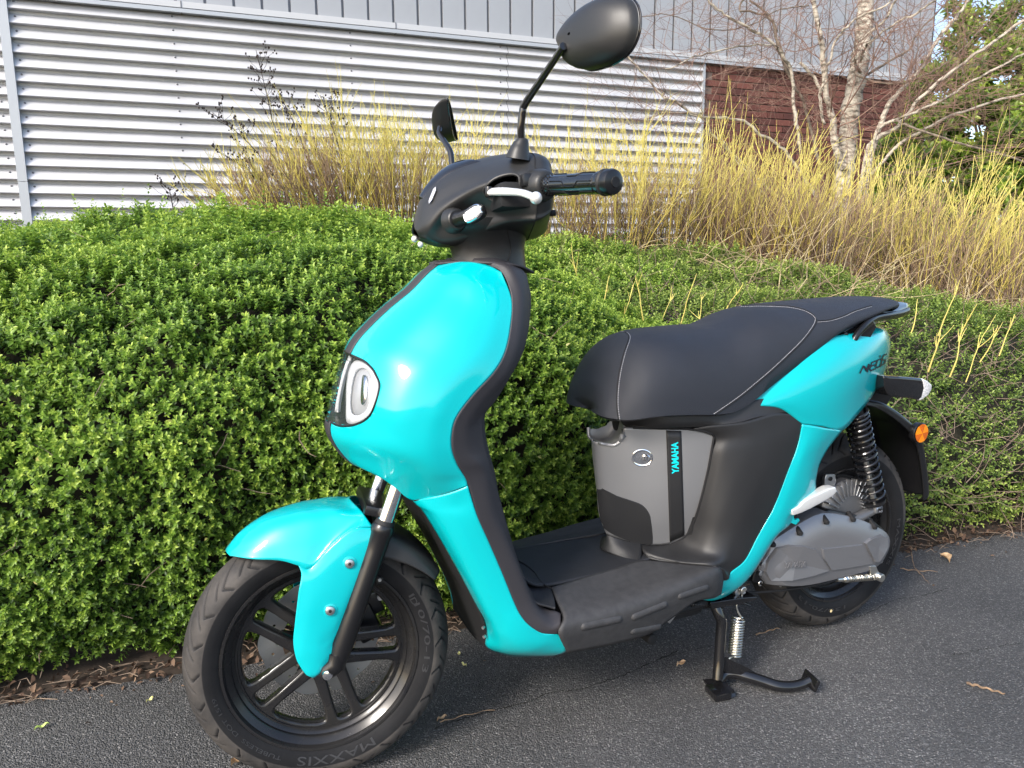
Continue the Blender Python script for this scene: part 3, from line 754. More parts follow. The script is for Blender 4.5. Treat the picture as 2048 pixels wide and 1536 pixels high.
# inner mechanism seen through the opening
core = box_mb((.365,0,1.060), (.035,.17,.022), bevel=.01).build('handlebar_core', M_DARK, hb_, SM4)
for s in (-1, 1):
    g0 = Vector((.405, s*.170, 1.078)); g1 = Vector((.455, s*.343, 1.057)); d = (g1-g0).normalized(); L = (g1-g0).length
    if s < 0: g0 = S(1088,371,-.185); g1 = S(1227,364,-.345)
    else: a_, b_ = S(1088,371,-.185), S(1227,364,-.345); g0 = Vector((a_.x,-a_.y,a_.z)); g1 = Vector((b_.x,-b_.y,b_.z))
    d = (g1-g0).normalized(); L = (g1-g0).length
    g = empty('grip'); g.parent = hb_
    tube_mb([g0-d*.02, g0-d*.004, g0, g0+d*.006, g0+d*.010, g0+d*.012], [.028,.0275,.026,.0245,.022,.018], 32).build('grip_collar', M_COWL, g, SM4)
    N = 60; pts = [g0+d*(L*.97*i/N) for i in range(N+1)]; rad = [.0168+.0004*sin(i*1.1) if i < 12 else .0166+.0012*(i > 50) for i in range(N+1)]
    tube_mb(pts, rad, 32).build('rubber_grip', M_GLOSSBLACK, g, SM4)
    # raised ribs and the knurled collar end
    kn = MB(); u = d.orthogonal().normalized(); v = d.cross(u)
    for i in range(5):
        for k in range(20):
            a = 2*pi*(k+.5*(i % 2))/20; c = g0+d*(.014+.004*i)+(u*cos(a)+v*sin(a))*.0168
            b = box_mb(c, (.0010,.0010,.0010)); kn.add(b.v, b.f)
    tag(kn.build('grip_knurling', M_SATIN, g, SM4), kind='stuff')
    for k in range(6):
        a = 2*pi*k/6
        p = [g0+d*(.035+t*.10)+(u*cos(a+(.5 if .3 < t < .7 else 0)+.15*t)+v*sin(a+(.5 if .3 < t < .7 else 0)+.15*t))*.0170 for t in [j/10 for j in range(11)]]
        tube_mb(p, .0011, 6).build('grip_rib', M_SATIN, g, SM4)
    e0 = g1-d*.020
    tube_mb([e0-d*.002, e0, e0+d*.001, e0+d*.004, e0+d*.006], [.0170,.0200,.0205,.0205,.0185], 32).build('bar_end_flange', M_BLACK, g, SM4)
    tube_mb([e0+d*.005, e0+d*.007, e0+d*.016, e0+d*.021, e0+d*.024], [.0170,.0192,.0200,.0185,.0125], 32).build('bar_end_weight', M_SATIN, g, SM4)
    tube_mb([e0+d*.0235, e0+d*.0255], [.0085,.0080], 20).build('bar_end_plug', M_DARK, g, SM4)
    # brake lever
    L_ = [S(978,384,-.140), S(1000,383,-.165), S(1025,384,-.200), S(1045,386,-.235), S(1062,392,-.262), S(1072,396,-.280)]
    if s > 0: L_ = [Vector((q.x, -q.y, q.z)) for q in L_]
    lv = tube_mb(cr(L_, 5), [.0075,.0085,.0075,.0065,.0062,.0065], 16, flat=.7)
    end = L_[-1]; ball = MB()
    bm = bmesh.new(); bmesh.ops.create_uvsphere(bm, u_segments=16, v_segments=10, radius=.0098); bm.verts.index_update()
    lv.add([v_.co+end for v_ in bm.verts], [tuple(v_.index for v_ in f.verts) for f in bm.faces]); bm.free()
    lv.build('brake_lever', M_LEVER, hb_, SM4)
    piv = L_[0]; cyl_mb(piv+Vector((0,0,-.009)), piv+Vector((0,0,.009)), .007, 20, bevel=.002).build('lever_pivot', M_SATIN, hb_, SM4)
    mc = S(1015,366,-.165); mc = mc if s < 0 else Vector((mc.x,-mc.y,mc.z))
    box_mb(mc+Vector((.035,0,.003)), (.014,.022,.011), bevel=.005).build('master_cylinder', M_SATIN, hb_, SM4)
    # switch knob
    kb = S(1106,426,-.140) if s < 0 else Vector((S(1106,426,-.140).x, .14, S(1106,426,-.140).z))
    cyl_mb(kb-Vector((.012,0,0)), kb+Vector((.004,0,0)), .0055, 12, bevel=.001).build('horn_button', M_DARK, hb_, SM4)
    # mirror boot and stem
    sg = s
    def Q(px, py, y):
        q = S(px, py, y); return q if sg < 0 else Vector((q.x, -q.y, q.z))
    tube_mb(cr([Q(1036,318,-.135), Q(1038,305,-.137), Q(1041,293,-.138), Q(1043,284,-.139), Q(1043,279,-.139)], 4), [.0225,.0185,.0150,.0125,.0105], 24).build('mirror_boot', M_COWL, hb_, SM4)
    mir = empty('mirror'); mir.parent = SC
    stem = [Q(1043,290,-.139), Q(1042,255,-.145), Q(1045,225,-.150), Q(1050,208,-.157), Q(1080,163,-.205), Q(1110,118,-.262), Q(1127,92,-.300)]
    if s > 0: stem = [S(950,345,.135), S(915,345,.142), S(905,334,.150), S(901,305,.165), S(890,285,.185), S(879,268,.205), S(880,255,.215)]
    tube_mb(cr(stem, 6), [.0068,.0066,.0064,.0064,.0060,.0056,.0058], 16).build('mirror_stem', M_GLOSSBLACK, mir, SM4)
    n_ = Vector((-.96, -.28*(-1 if s > 0 else 1), .04)).normalized()
    MC = S(1203,66,-.335) if s < 0 else S(893,245,.235)
    nl = Vector((-.96, -.28, .04)).normalized() if s < 0 else Vector((-.93, .36, .0)).normalized()
    n_ = nl
    def onp(px, py, off=0.0):
        dd = SINV @ pray(px, py); t = ((MC+nl*off)-CAMS).dot(nl)/dd.dot(nl); q = CAMS+dd*t
        return q
    OUTL = [(1120,84),(1124,68),(1135,52),(1155,30),(1180,10),(1205,-4),(1230,-11),(1252,-9),(1268,2),(1277,22),(1278,50),(1270,78),(1254,102),(1228,120),(1198,132),(1165,138),(1143,131),(1133,120),(1130,106)]
    if s > 0: OUTL = [(884,197),(887,202),(891,214),(895,232),(899,250),(903,268),(905,280),(901,281),(896,272),(892,256),(889,236),(886,214)]
    else: OUTL = [(1133+(x-1120)*.865, y) for x, y in OUTL]
    ol = cr([onp(*q) for q in OUTL], 4, True); ctr = sum(ol, Vector())/len(ol)
    rings = []
    for kk, (sc_, dp) in enumerate([(1.0,-.012),(1.0,0.0),(.985,.0050),(.94,.0100),(.86,.0165),(.75,.0220),(.60,.0265),(.42,.0295),(.2,.0310),(.04,.0312)]):
        bias = (ctr*.62+onp(1128,92)*.38) if s < 0 else (ctr*.35+onp(895,268)*.65)
        cc = ctr.lerp(bias, min(1, kk/9))
        rings.append([cc+(p-ctr)*sc_+nl*dp for p in ol])
    grid_mb(rings, close_u=True).build('mirror_housing', M_COWL, mir, SM4, sharp=60)
    gl = [p+(n_*.004) for p in rings[0]]; c_ = sum(gl, Vector())/len(gl)
    MB().add(gl+[c_], [(i, (i+1) % len(gl), len(gl)) for i in range(len(gl))]).build('mirror_glass', M_MIRROR, mir, SM4, smooth=False)
    tube_mb([p+n_*.001 for p in rings[0]], .0018, 8, closed=True).build('mirror_rim', M_GLOSSBLACK, mir, SM4)
    ks = onp(1137,98,.012) if s < 0 else onp(897,274,.012)
    tube_mb([ks-n_*.006, ks+n_*.001, ks+n_*.002], [.0075,.0075,.006], 20).build('mirror_pivot', M_DARK, mir, SM4)
    bm = bmesh.new(); bmesh.ops.create_uvsphere(bm, u_segments=12, v_segments=8, radius=.004); bm.verts.index_update()
    MB().add([v_.co+ks+n_*.003 for v_ in bm.verts], [tuple(v_.index for v_ in f.verts) for f in bm.faces]).build('mirror_screw', M_CHROME, mir, SM4); bm.free()
    # front indicator
    ic = Q(950,428,-.152); base = Q(912,440,-.082)
    ind = empty('front_indicator'); ind.parent = SC
    dI = (ic-base); sx = dI.normalized()
    tube_mb([base-sx*.012, base-sx*.002, base+sx*.002, base+sx*.006, base+sx*.008], [.024,.022,.019,.0185,.0165], 24).build('indicator_boot', M_COWL, ind, SM4)
    tube_mb([base, base+sx*.014, base+sx*.028, ic-sx*.012], [.0145,.0135,.012,.0125], 20).build('indicator_stalk', M_SATIN, ind, SM4)
    nn = Vector((-.80, -.60*(1 if s < 0 else -1), .02)).normalized(); uu = Vector((-nn.y, nn.x, 0)).normalized()
    if s > 0: uu = -uu
    up_ = nn.cross(uu); up_ = up_ if up_.z > 0 else -up_
    ux_ = (uu*cos(.36)+up_*sin(.36)).normalized(); vy_ = (up_*cos(.36)-uu*sin(.36)).normalized()
    def stad(a, b, off, n=40):
        o = []
        for i in range(n):
            t = 2*pi*i/n; x = cos(t); y = sin(t); e = .62
            o.append(ic + ux_*(a*math.copysign(abs(x)**e, x)) + vy_*(b*math.copysign(abs(y)**e, y)) + nn*off)
        return o
    grid_mb([stad(.004,.003,-.016), stad(.015,.009,-.014), stad(.0200,.0125,-.006), stad(.0205,.0130,.002), stad(.0200,.0125,.005)], close_u=True).build('indicator_housing', M_SATIN, ind, SM4)
    grid_mb([stad(.0200,.0125,.004), stad(.0196,.0121,.008), stad(.0180,.0107,.0095), stad(.0165,.0092,.0085)], close_u=True).build('indicator_bezel', M_CHROME, ind, SM4)
    grid_mb([stad(.0168,.0095,.0078), stad(.015,.008,.0098), stad(.009,.005,.0105), stad(.001,.001,.0107)], close_u=True).build('indicator_lens', M_CLEAR, ind, SM4)
for px, py, y_, r_ in ((829,478,.012,.0062),(841,489,-.018,.0055)):
    bm = bmesh.new(); bmesh.ops.create_uvsphere(bm, u_segments=14, v_segments=10, radius=r_); bm.verts.index_update(); c_ = S(px, py, y_)
    MB().add([v_.co+c_ for v_ in bm.verts], [tuple(v_.index for v_ in f.verts) for f in bm.faces]).build('nose_lamp', M_CLEAR, hb_, SM4); bm.free()
# instrument visor along the crown of the cowl
VR = [[(842,398,0),(850,404,-.012),(858,408,-.020)],[(857,375,0),(868,378,-.018),(877,380,-.029)],[(880,350,0),(893,352,-.024),(905,352,-.037)],[(903,334,0),(922,335,-.030),(938,333,-.046)],[(925,326,0),(947,324,-.034),(965,322,-.052)]]
vr = [[q+Vector((-.003,0,.0035)) for q in r] for r in conv(VR, S)]
for r in vr: r[-1] -= Vector((-.005,0,.006))
panel('instrument_visor', vr, M_GLOSSBLACK, fn=None, weld=True, xf=SM4, t=.003, parent=hb_)
pr = [(869,380),(874,376),(874,383),(866,402),(860,409),(860,402)]
hh = [hit(BV_K, x, y, .0035) for x, y in pr]
if all(h is not None for h in hh): MB().add(hh, [tuple(range(6))]).build('instrument_screen', M_GREYLENS, hb_, smooth=False)

# ---------------- floor
FL = [[Vector((.345, y, .425)) for y in (0, -.045, -.085)], [Vector((.362, y, .372)) for y in (0, -.05, -.090)], [Vector((.392, y, .334)) for y in (0, -.052, -.094)], [Vector((.432, y, .3215)) for y in (0, -.052, -.0955)],
      [Vector((.50, y, .3195)) for y in (0, -.052, -.0945)], [Vector((.60, y, .3195)) for y in (0, -.05, -.0885)], [Vector((.675, y, .3210)) for y in (0, -.042, -.081)], [Vector((.70, y, .324)) for y in (0, -.04, -.079)]]
panel('floor_mat', FL, M_FLOOR, weld=True, t=.006)
FW = [[Vector((.325, y, .43)) for y in (0, -.05, -.10, -.135, -.150)], [Vector((.340, y, .365)) for y in (0, -.05, -.10, -.140, -.155)], [Vector((.365, y, .332)) for y in (0, -.05, -.10, -.145, -.165)],
      [Vector((.395, y, .318)) for y in (0, -.05, -.10, -.145, -.172)], [Vector((x, y, .3145)) for x, y in ((.445, 0), (.445, -.05), (.434, -.100), (.418, -.145), (.403, -.176))]]
panel('front_foot_well', FW, M_FLOOR, weld=True, t=.004)
tube_mb(cr([AZ(1030,1118,.328), AZ(1052,1130,.326), AZ(1070,1146,.325), AZ(1080,1162,.325), AZ(1092,1172,.325), AZ(1103,1177,.325)], 5), .0016, 6).build('mat_joint', M_DARK, SC)
dots = MB()
for i in range(26):
    for j in range(15):
        x = .475+i*.0078; y = -.082+j*.0118+(.004 if i % 2 else 0)
        if y > .085: continue
        c = Vector((x, y, .3202)); dots.add([c+Vector((-.0012,-.0012,0)), c+Vector((.0012,-.0012,0)), c+Vector((.0012,.0012,0)), c+Vector((-.0012,.0012,0)), c+Vector((0,0,.0009))], [(0,1,4),(1,2,4),(2,3,4),(3,0,4)])
tag(dots.build('floor_grip_dots', M_FLOOR, SC, smooth=False), kind='stuff')
FB = [
 [(1103,1176,-.100),(1114,1204,-.145),(1127,1236,-.186),(1117,1266,-.196),(1134,1305,-.182)],
 [(1145,1163,-.097),(1159,1191,-.142),(1176,1227,-.189),(1174,1255,-.199),(1190,1295,-.184)],
 [(1190,1149,-.094),(1207,1179,-.138),(1226,1213,-.191),(1226,1244,-.201),(1240,1284,-.186)],
 [(1235,1136,-.090),(1258,1163,-.135),(1285,1194,-.191),(1286,1228,-.201),(1298,1267,-.186)],
 [(1283,1122,-.083),(1313,1144,-.130),(1346,1170,-.189),(1345,1200,-.199),(1340,1238,-.188)],
 [(1345,1127,-.112),(1370,1140,-.150),(1397,1151,-.186),(1397,1175,-.195),(1389,1203,-.190)],
 [(1395,1131,-.142),(1412,1135,-.163),(1430,1138,-.180),(1433,1160,-.187),(1424,1196,-.182)],
 [(1437,1134,-.166),(1439,1136,-.168),(1442,1141,-.171),(1445,1162,-.168),(1441,1188,-.163)],
]
fb, fbG, fbM = panel('side_footrest', FB, M_FOOT, both=True, t=.004, nu=7)
BV_FB = bvh_of([fbM])
for P1, P2, hw in (((1168,1253),(1237,1238),.0095), ((1268,1233),(1328,1209),.0095), ((1360,1192),(1411,1175),.009), ((1266,1262),(1316,1253),.0095)):
    ln = hits(BV_FB, [P1, ((P1[0]+P2[0])/2, (P1[1]+P2[1])/2), P2], -.0035, 6)
    if len(ln) > 4:
        L_ = ln[0]; d0 = (ln[1]-ln[0]).normalized(); d1 = (ln[-1]-ln[-2]).normalized()
        pth = [ln[0]-d0*hw*.95, ln[0]-d0*hw*.8, ln[0]-d0*hw*.45]+ln+[ln[-1]+d1*hw*.45, ln[-1]+d1*hw*.8, ln[-1]+d1*hw*.95]
        tube_mb(pth, [hw*.3, hw*.6, hw*.9]+[hw]*len(ln)+[hw*.9, hw*.6, hw*.3], 16).build('footrest_rib', M_FOOT, SC)
sp = hits(BV_FB, [(1103,1177),(1115,1205),(1127,1236),(1119,1262),(1133,1303)], .0002, 4)
if len(sp) > 3: tube_mb(sp, .0016, 6).build('panel_joint', M_DARK, SC)
# kick step and under-seat structure
KS = [[(1216,1069,0),(1252,1081,-.022),(1284,1088,-.037)], [(1212,1084,0),(1248,1098,-.036),(1283,1109,-.061)], [(1206,1100,0),(1246,1116,-.046),(1279,1125,-.080)]]
panel('kick_step', KS, M_BLACK, weld=True, t=.004)
box_mb((.60,0,.245), (.215,.115,.065), bevel=.02).build('floor_frame', M_DARK, SC)
box_mb((.93,0,.44), (.150,.100,.17), bevel=.03).build('battery_box', M_DARK, SC)
box_mb((1.15,0,.63), (.17,.085,.05), bevel=.02).build('tail_frame', M_DARK, SC)

# ---------------- battery cover
CV = [
 [(1176,833,0),(1215,846,-.030),(1250,854,-.060),(1290,855,-.078),(1330,856,-.093),(1386,858,-.111),(1428,866,-.121)],
]
def cvrow(*p): return [tuple(q) for q in p]
CV = [
 [(1184,848,0),(1240,855,-.040),(1300,855,-.068),(1345,857,-.090),(1386,859,-.107),(1429,872,-.119)],
 [(1186,890,0),(1241,896,-.040),(1298,896,-.068),(1340,898,-.089),(1381,899,-.105),(1424,902,-.116)],
 [(1190,935,0),(1243,940,-.039),(1297,941,-.067),(1338,942,-.087),(1374,943,-.101),(1415,946,-.112)],
 [(1196,985,0),(1251,990,-.039),(1296,992,-.064),(1334,993,-.082),(1368,993,-.095),(1403,995,-.104)],
 [(1200,1030,0),(1256,1036,-.035),(1296,1040,-.057),(1331,1040,-.073),(1360,1037,-.084),(1390,1035,-.093)],
 [(1214,1068,0),(1255,1081,-.024),(1294,1089,-.042),(1326,1089,-.056),(1348,1084,-.066),(1370,1073,-.076)],
]
cC = weld_mirror(conv(CV, A)); cG = surf(cC, 10, 10)
NOTCH = [(1150,830),(1246,830),(1246,856),(1244,872),(1239,884),(1229,890),(1214,889),(1200,886),(1187,880),(1177,872),(1160,860)]
def no_notch(P):
    x, y = project(P); return not inpoly(x, y, NOTCH)
cfull = grid_mb(cG); BV_CV = bvh_of([cfull])
co = grid_mb(cG, no_notch).build('battery_cover', M_SILVER, SC); solid(co, .003, 0)
# scooped hook recess at the top
lipS = [(1246,848,-.036),(1245,866,-.034),(1240,882,-.028),(1229,890,-.016),(1214,889,0),(1200,886,.018),(1187,880,.036),(1178,872,.052),(1177,855,.058)]
l0 = cr([(hit(BV_CV, q[0], q[1], .001) or A(*q)) for q in lipS[:6]]+[A(*q) for q in lipS[6:]], 4); rgs = [l0]
for dx, dz, sc_y in ((.006,-.003,.95),(.020,-.004,.9),(.040,.002,.85),(.055,.018,.8),(.060,.05,.8)): rgs.append([Vector((p.x+dx, p.y*sc_y, p.z+dz)) for p in l0])
grid_mb(rgs).build('recess_scoop', M_SILVER, SC); tube_mb(l0, .0042, 10).build('recess_edge', M_SILVER, SC)
box_mb((.700,0,.615), (.035,.055,.035), bevel=.008).build('seat_hinge', M_DARK, SC)
def region(name, G, polys, m, off, parent=SC, t=.0015, inverse=False):
    def kp(P):
        x, y = project(P); return inpoly(x, y, polys)
    vs = grid_mb(G, kp); n_ = Vector((-.75, -.66, 0)).normalized()
    vs.v = [v+n_*off for v in vs.v]
    o = vs.build(name, m, parent); solid(o, t, -1); return o
def patch_px(name, quad, m, bvh, off, nx=6, ny=14, t=.0012):
    """four-sided patch on a surface: quad = TL, TR, BR, BL in photo pixels"""
    g = []
    for j in range(ny+1):
        v = j/ny; row = []
        for i in range(nx+1):
            u = i/nx; x = (quad[0][0]*(1-u)+quad[1][0]*u)*(1-v)+(quad[3][0]*(1-u)+quad[2][0]*u)*v
            y = (quad[0][1]*(1-u)+quad[1][1]*u)*(1-v)+(quad[3][1]*(1-u)+quad[2][1]*u)*v
            h = hit(bvh, x, y, off); row.append(h)
        g.append(row)
    if any(h is None for r in g for h in r): print('PATCH MISS', name); return None
    o = grid_mb(g).build(name, m, SC); solid(o, t, 0); return o
patch_px('black_stripe_decal', [(1332,860),(1362,861),(1368,1070),(1339,1083)], M_BLACK, BV_CV, .0024, t=.0008)
dk = [(1195,977),(1234,991),(1265,1001),(1284,1009),(1296,1022),(1302,1040),(1305,1087),(1288,1087),(1262,1082),(1241,1075),(1222,1066),(1208,1055),(1199,1042)]
dkf = cr([Vector((x, y, 0)) for x, y in dk], 3, True); ctr_ = (1255, 1035)
def hit_in(bvh, x, y, off):
    for k in range(30):
        h = hit(bvh, x, y, off)
        if h is not None: return h
        x += (ctr_[0]-x)*.05; y += (ctr_[1]-y)*.05
gr = [[hit_in(BV_CV, ctr_[0]+(v.x-ctr_[0])*s_, ctr_[1]+(v.y-ctr_[1])*s_, .0034 if s_ < .99 else .0014) for v in dkf] for s_ in (1, .97, .8, .6, .4, .2, 0)]
grid_mb(gr, close_u=True).build('lower_kick_plate', M_BLACK, SC)
# lock dimple
lk = empty('battery_lock'); lk.parent = SC
c0 = hit(BV_CV, 1284, 915, 0); nL = None
if c0:
    e1 = (hit(BV_CV, 1304, 915, 0)-hit(BV_CV, 1264, 915, 0))*.5; e2 = (hit(BV_CV, 1284, 899, 0)-hit(BV_CV, 1284, 931, 0))*.5; nL = e1.cross(e2).normalized()
    if nL.dot(pray(1284, 915)) > 0: nL = -nL
    rr = []
    for s_, dp, sh in ((1.08,.0004,0),(1.0,.0009,0),(.93,.0002,.03),(.80,-.0002,.10),(.55,.0002,.28),(.40,.0004,.42),(.36,.0012,.45)):
        rr.append([c0+nL*(.0022+dp)+e1*sh+(e1*cos(a)+e2*sin(a))*s_ for a in [2*pi*i/36 for i in range(36)]])
    grid_mb(rr, close_u=True).build('lock_dish', M_CHROME, lk)
    ce = c0+e1*.48
    tube_mb([ce, ce+nL*.0045, ce+nL*.0055], [.0062,.0062,.005], 24).build('lock_barrel', M_CHROME, lk)
    box_mb(ce+nL*.0057, (.0006,.0006,.003)).build('key_slot', M_DARK, lk)
V_, F_ = text_mesh('YAMAHA', offset=.035)
o = print_on('maker_lettering', V_, F_, (1357, 946), (-1.5, -63), (-14, .8), BV_CV, M_TEXTCYAN, SC, .0034)
if o is None: print('YAMAHA MISS')

# ---------------- side panels (black), both sides
SP = [
 [(1386,857,-.111),(1425,851,-.131),(1473,846,-.145),(1507,838,-.149),(1548,826,-.151),(1596,830,-.1505)],
 [(1429,874,-.120),(1457,874,-.137),(1496,872,-.150),(1535,868,-.154),(1570,862,-.154),(1603,849,-.1505)],
 [(1424,905,-.119),(1451,905,-.139),(1491,903,-.153),(1530,900,-.157),(1562,898,-.1555),(1592,896,-.1505)],
 [(1414,951,-.113),(1440,952,-.136),(1475,953,-.153),(1515,952,-.159),(1545,950,-.156),(1572,949,-.1495)],
 [(1398,1014,-.103),(1420,1018,-.126),(1450,1020,-.147),(1485,1022,-.157),(1515,1022,-.153),(1544,1021,-.1455)],
 [(1384,1054,-.089),(1405,1065,-.115),(1430,1070,-.138),(1462,1072,-.153),(1490,1073,-.153),(1514,1074,-.1455)],
 [(1369,1074,-.076),(1385,1095,-.105),(1412,1105,-.135),(1445,1110,-.156),(1470,1115,-.156),(1490,1120,-.1515)],
 [(1341,1087,-.061),(1355,1108,-.098),(1385,1120,-.133),(1425,1128,-.165),(1445,1138,-.161),(1462,1143,-.1535)],
 [(1310,1091,-.047),(1320,1110,-.085),(1348,1122,-.115),(1400,1130,-.150),(1432,1135,-.169),(1444,1160,-.1600)],
 [(1284,1089,-.036),(1285,1100,-.055),(1290,1110,-.066),(1300,1118,-.080),(1320,1122,-.092),(1345,1126,-.110)],
]
so_, spG, spM = panel('side_cover', SP, M_BLACK, both=True, t=.003, nu=8)
BV_SP = bvh_of([spM])
LP = [
 [(1238,835,-.030),(1310,833,-.088),(1390,829,-.118),(1450,824,-.130),(1500,803,-.136),(1540,795,-.141)],
 [(1246,848,-.022),(1320,848,-.092),(1400,844,-.122),(1463,838,-.137),(1512,822,-.144),(1568,808,-.1495)],
 [(1386,857,-.1105),(1396,856,-.116),(1425,851,-.1305),(1473,846,-.1445),(1520,834,-.150),(1596,830,-.151)],
]
LP[2] = [(1252,854,-.030),(1322,855,-.090),(1400,853,-.118),(1473,846,-.1455),(1520,834,-.1505),(1590,822,-.1505)]
panel('upper_side_lip', LP, M_BLACK, both=True, t=.003)
cs = hits(bvh_of([cfull, spM]), [(1246,855),(1327,857),(1386,858.5),(1418,864),(1428,873),(1426,892),(1415,948),(1399,1012),(1386,1050),(1371,1073),(1343,1087),(1309,1091),(1284,1088),(1258,1081)], .0018, 4)
tube_mb(cs, .0024, 8).build('panel_joint', M_DARK, SC)

# ---------------- turquoise tail and lower strip
TL = [
 [(1490,812,-.130),(1525,812,-.1440),(1562,818,-.1500),(1604,848,-.1520)],
 [(1533,768,-.128),(1570,790,-.1510),(1612,815,-.1570),(1645,853,-.1510)],
 [(1572,732,-.126),(1620,760,-.1530),(1660,795,-.1560),(1684,860,-.1400)],
 [(1612,700,-.122),(1665,730,-.1480),(1702,765,-.1470),(1715,828,-.1230)],
 [(1655,676,-.116),(1700,705,-.1370),(1731,740,-.1340),(1740,797,-.1030)],
 [(1700,668,-.102),(1735,688,-.1190),(1758,720,-.1100),(1757,769,-.0840)],
 [(1738,662,-.078),(1762,670,-.0880),(1775,700,-.0780),(1768,745,-.0600)],
 [(1752,655,-.048),(1771,662,-.0480),(1780,690,-.0420),(1773,733,-.0300)],
 [(1745,652,0),(1768,657,0),(1780,685,0),(1775,728,0)],
]
tl, tlG, tlM = panel('tail_panel', TL[:], M_CYAN, both=True, t=.003, nu=8)
LS = [
 [(1604,848,-.1520),(1630,852,-.1570),(1655,857,-.1540),(1683,861,-.1400)],
 [(1598,875,-.1505),(1618,880,-.1560),(1640,884,-.1530),(1663,886,-.1380)],
 [(1590,905,-.1505),(1607,911,-.1550),(1628,912,-.1500),(1648,908,-.1370)],
 [(1578,932,-.1495),(1597,939,-.1540),(1620,940,-.1490),(1637,931,-.1360)],
 [(1566,965,-.1480),(1585,972,-.1520),(1612,974,-.1470),(1631,959,-.1340)],
 [(1553,998,-.1465),(1573,1004,-.1500),(1602,1001,-.1450),(1627,986,-.1320)],
 [(1544,1021,-.1460),(1560,1028,-.1490),(1577,1030,-.1460),(1590,1016,-.1360)],
 [(1530,1046,-.1458),(1546,1053,-.1480),(1562,1056,-.1460),(1581,1046,-.1360)],
 [(1514,1074,-.1460),(1527,1081,-.1480),(1540,1083,-.1450),(1554,1070,-.1350)],
 [(1490,1119,-.1520),(1501,1128,-.1520),(1512,1130,-.1470),(1525,1115,-.1360)],
 [(1462,1143,-.1540),(1474,1157,-.1530),(1485,1165,-.1450),(1498,1155,-.1330)],
 [(1444,1160,-.1600),(1450,1174,-.1530),(1456,1184,-.1430),(1463,1185,-.1300)],
 [(1425,1172,-.1500),(1425,1182,-.1450),(1426,1192,-.1360),(1428,1200,-.1250)],
 [(1393,1180,-.1300),(1394,1187,-.1300),(1395,1192,-.1250),(1396,1197,-.1200)],
]
ls, lsG, lsM = panel('lower_side_strip', LS, M_CYAN, both=True, t=.003, nu=6)
BV_T = bvh_of([tlM, lsM])
tj = hits(BV_T, [(1605,849),(1625,850.5),(1642,853),(1660,857),(1670,861),(1676,866)], .0005, 5)
tube_mb(tj, .0011, 6).build('panel_joint', M_DARK, SC)
hk = [(1584,1018),(1582,1030),(1583,1046),(1592,1050),(1600,1041),(1598,1037),(1590,1041),(1588,1035),(1590,1020)]
prism_mb(hk, -.138, -.120, A, .001).build('footpeg_bracket_lip', M_CYAN, SC)
# model lettering: drawn strokes  N E O ' S
def strokes(px_lines, bvh, m, name, w=1.5):
    mb = MB()
    for ln in px_lines:
        for (x0, y0), (x1, y1) in zip(ln, ln[1:]):
            L = max(1e-6, sqrt((x1-x0)**2+(y1-y0)**2)); nx_, ny_ = -(y1-y0)/L*w, (x1-x0)/L*w
            ex, ey = (x1-x0)/L*w*.5, (y1-y0)/L*w*.5
            q = [(x0-ex+nx_, y0-ey+ny_), (x1+ex+nx_, y1+ey+ny_), (x1+ex-nx_, y1+ey-ny_), (x0-ex-nx_, y0-ey-ny_)]
            h = [hit(bvh, a, b, .0032) for a, b in q]
            if any(v is None for v in h): continue
            mb.add(h, [(0, 1, 2, 3)])
    return mb.build(name, m, SC, smooth=False)
NE = [[(1717,746),(1724,732),(1727,733),(1733,743)], [(1730,740),(1735,728)], [(1724,733),(1732,743),(1736,729)],
      [(1751,721),(1741,725),(1737,737),(1739,741),(1748,737)], [(1740,732),(1748,729)],
      [(1757,718),(1752,721),(1749,732),(1751,735),(1758,732),(1761,721),(1759,717)], [(1758,714),(1757,711)],
      [(1770,708),(1764,711),(1762,717),(1764,720),(1768,719),(1767,726),(1759,731)]]
strokes(NE, BV_T, M_TEXTBLACK, 'model_lettering', 1.25)

# ---------------- seat
ST = [((1150,817),(1158,823),.010),((1144,806),(1167,828),.036),((1142,793),(1180,832),.060),((1148,768),(1200,837),.084),((1160,742),(1234,841),.112),((1180,706),(1262,840),.127),((1205,678),(1292,836),.137),
      ((1237,662),(1328,832),.143),((1276,654.5),(1365,830),.146),((1330,649.5),(1400,829.5),.147),((1385,645),(1437,829),.1475),((1418,631),(1472,823),.147),((1450,617),(1508,802),.145),
      ((1500,607),(1550,767),.140),((1560,601),(1600,728),.134),((1620,596),(1642,695),.127),((1675,592.5),(1677,668),.117),((1713,592.5),(1713,649),.106),((1734,596),(1738,636),.093),((1744,602),(1747,627),.082),((1747,612),(1749,620),.066)]
seatG = []
rowsT = cr([A(t[0], t[1], min(.045, .015+.008*i_)) for i_, (t, b, w) in enumerate(ST)], 6); rowsB = cr([A(b[0], b[1], -w) for t, b, w in ST], 6); wv = cr([Vector((w, 0, 0)) for t, b, w in ST], 6)
for ri_, (T_, B_, w_) in enumerate(zip(rowsT, rowsB, wv)):
    w = w_.x; row = []; sh_ = .028*max(0, 1-ri_/48); T_ = T_+Vector((sh_, 0, 0)); B_ = B_+Vector((sh_, 0, 0))
    for k in range(25):
        th = -pi/2 + pi*k/24
        sy = math.copysign(abs(sin(th))**(2/2.5), sin(th)); sz = abs(cos(th))**(2/2.5)
        inset = 1.0
        row.append(Vector((B_.x+(T_.x-B_.x)*sz, w*sy, B_.z+(T_.z+.002-B_.z)*sz)))
    # underside lip
    lz = .006*min(1, ri_/20); row = [Vector((row[0].x+.004, row[0].y*.90, row[0].z-lz))] + row + [Vector((row[-1].x+.004, row[-1].y*.90, row[-1].z-lz))]
    seatG.append(row)
sg_ = grid_mb(seatG)
n0 = len(sg_.v); 
seat = sg_.build('seat', M_SEAT, SC, sharp=60)
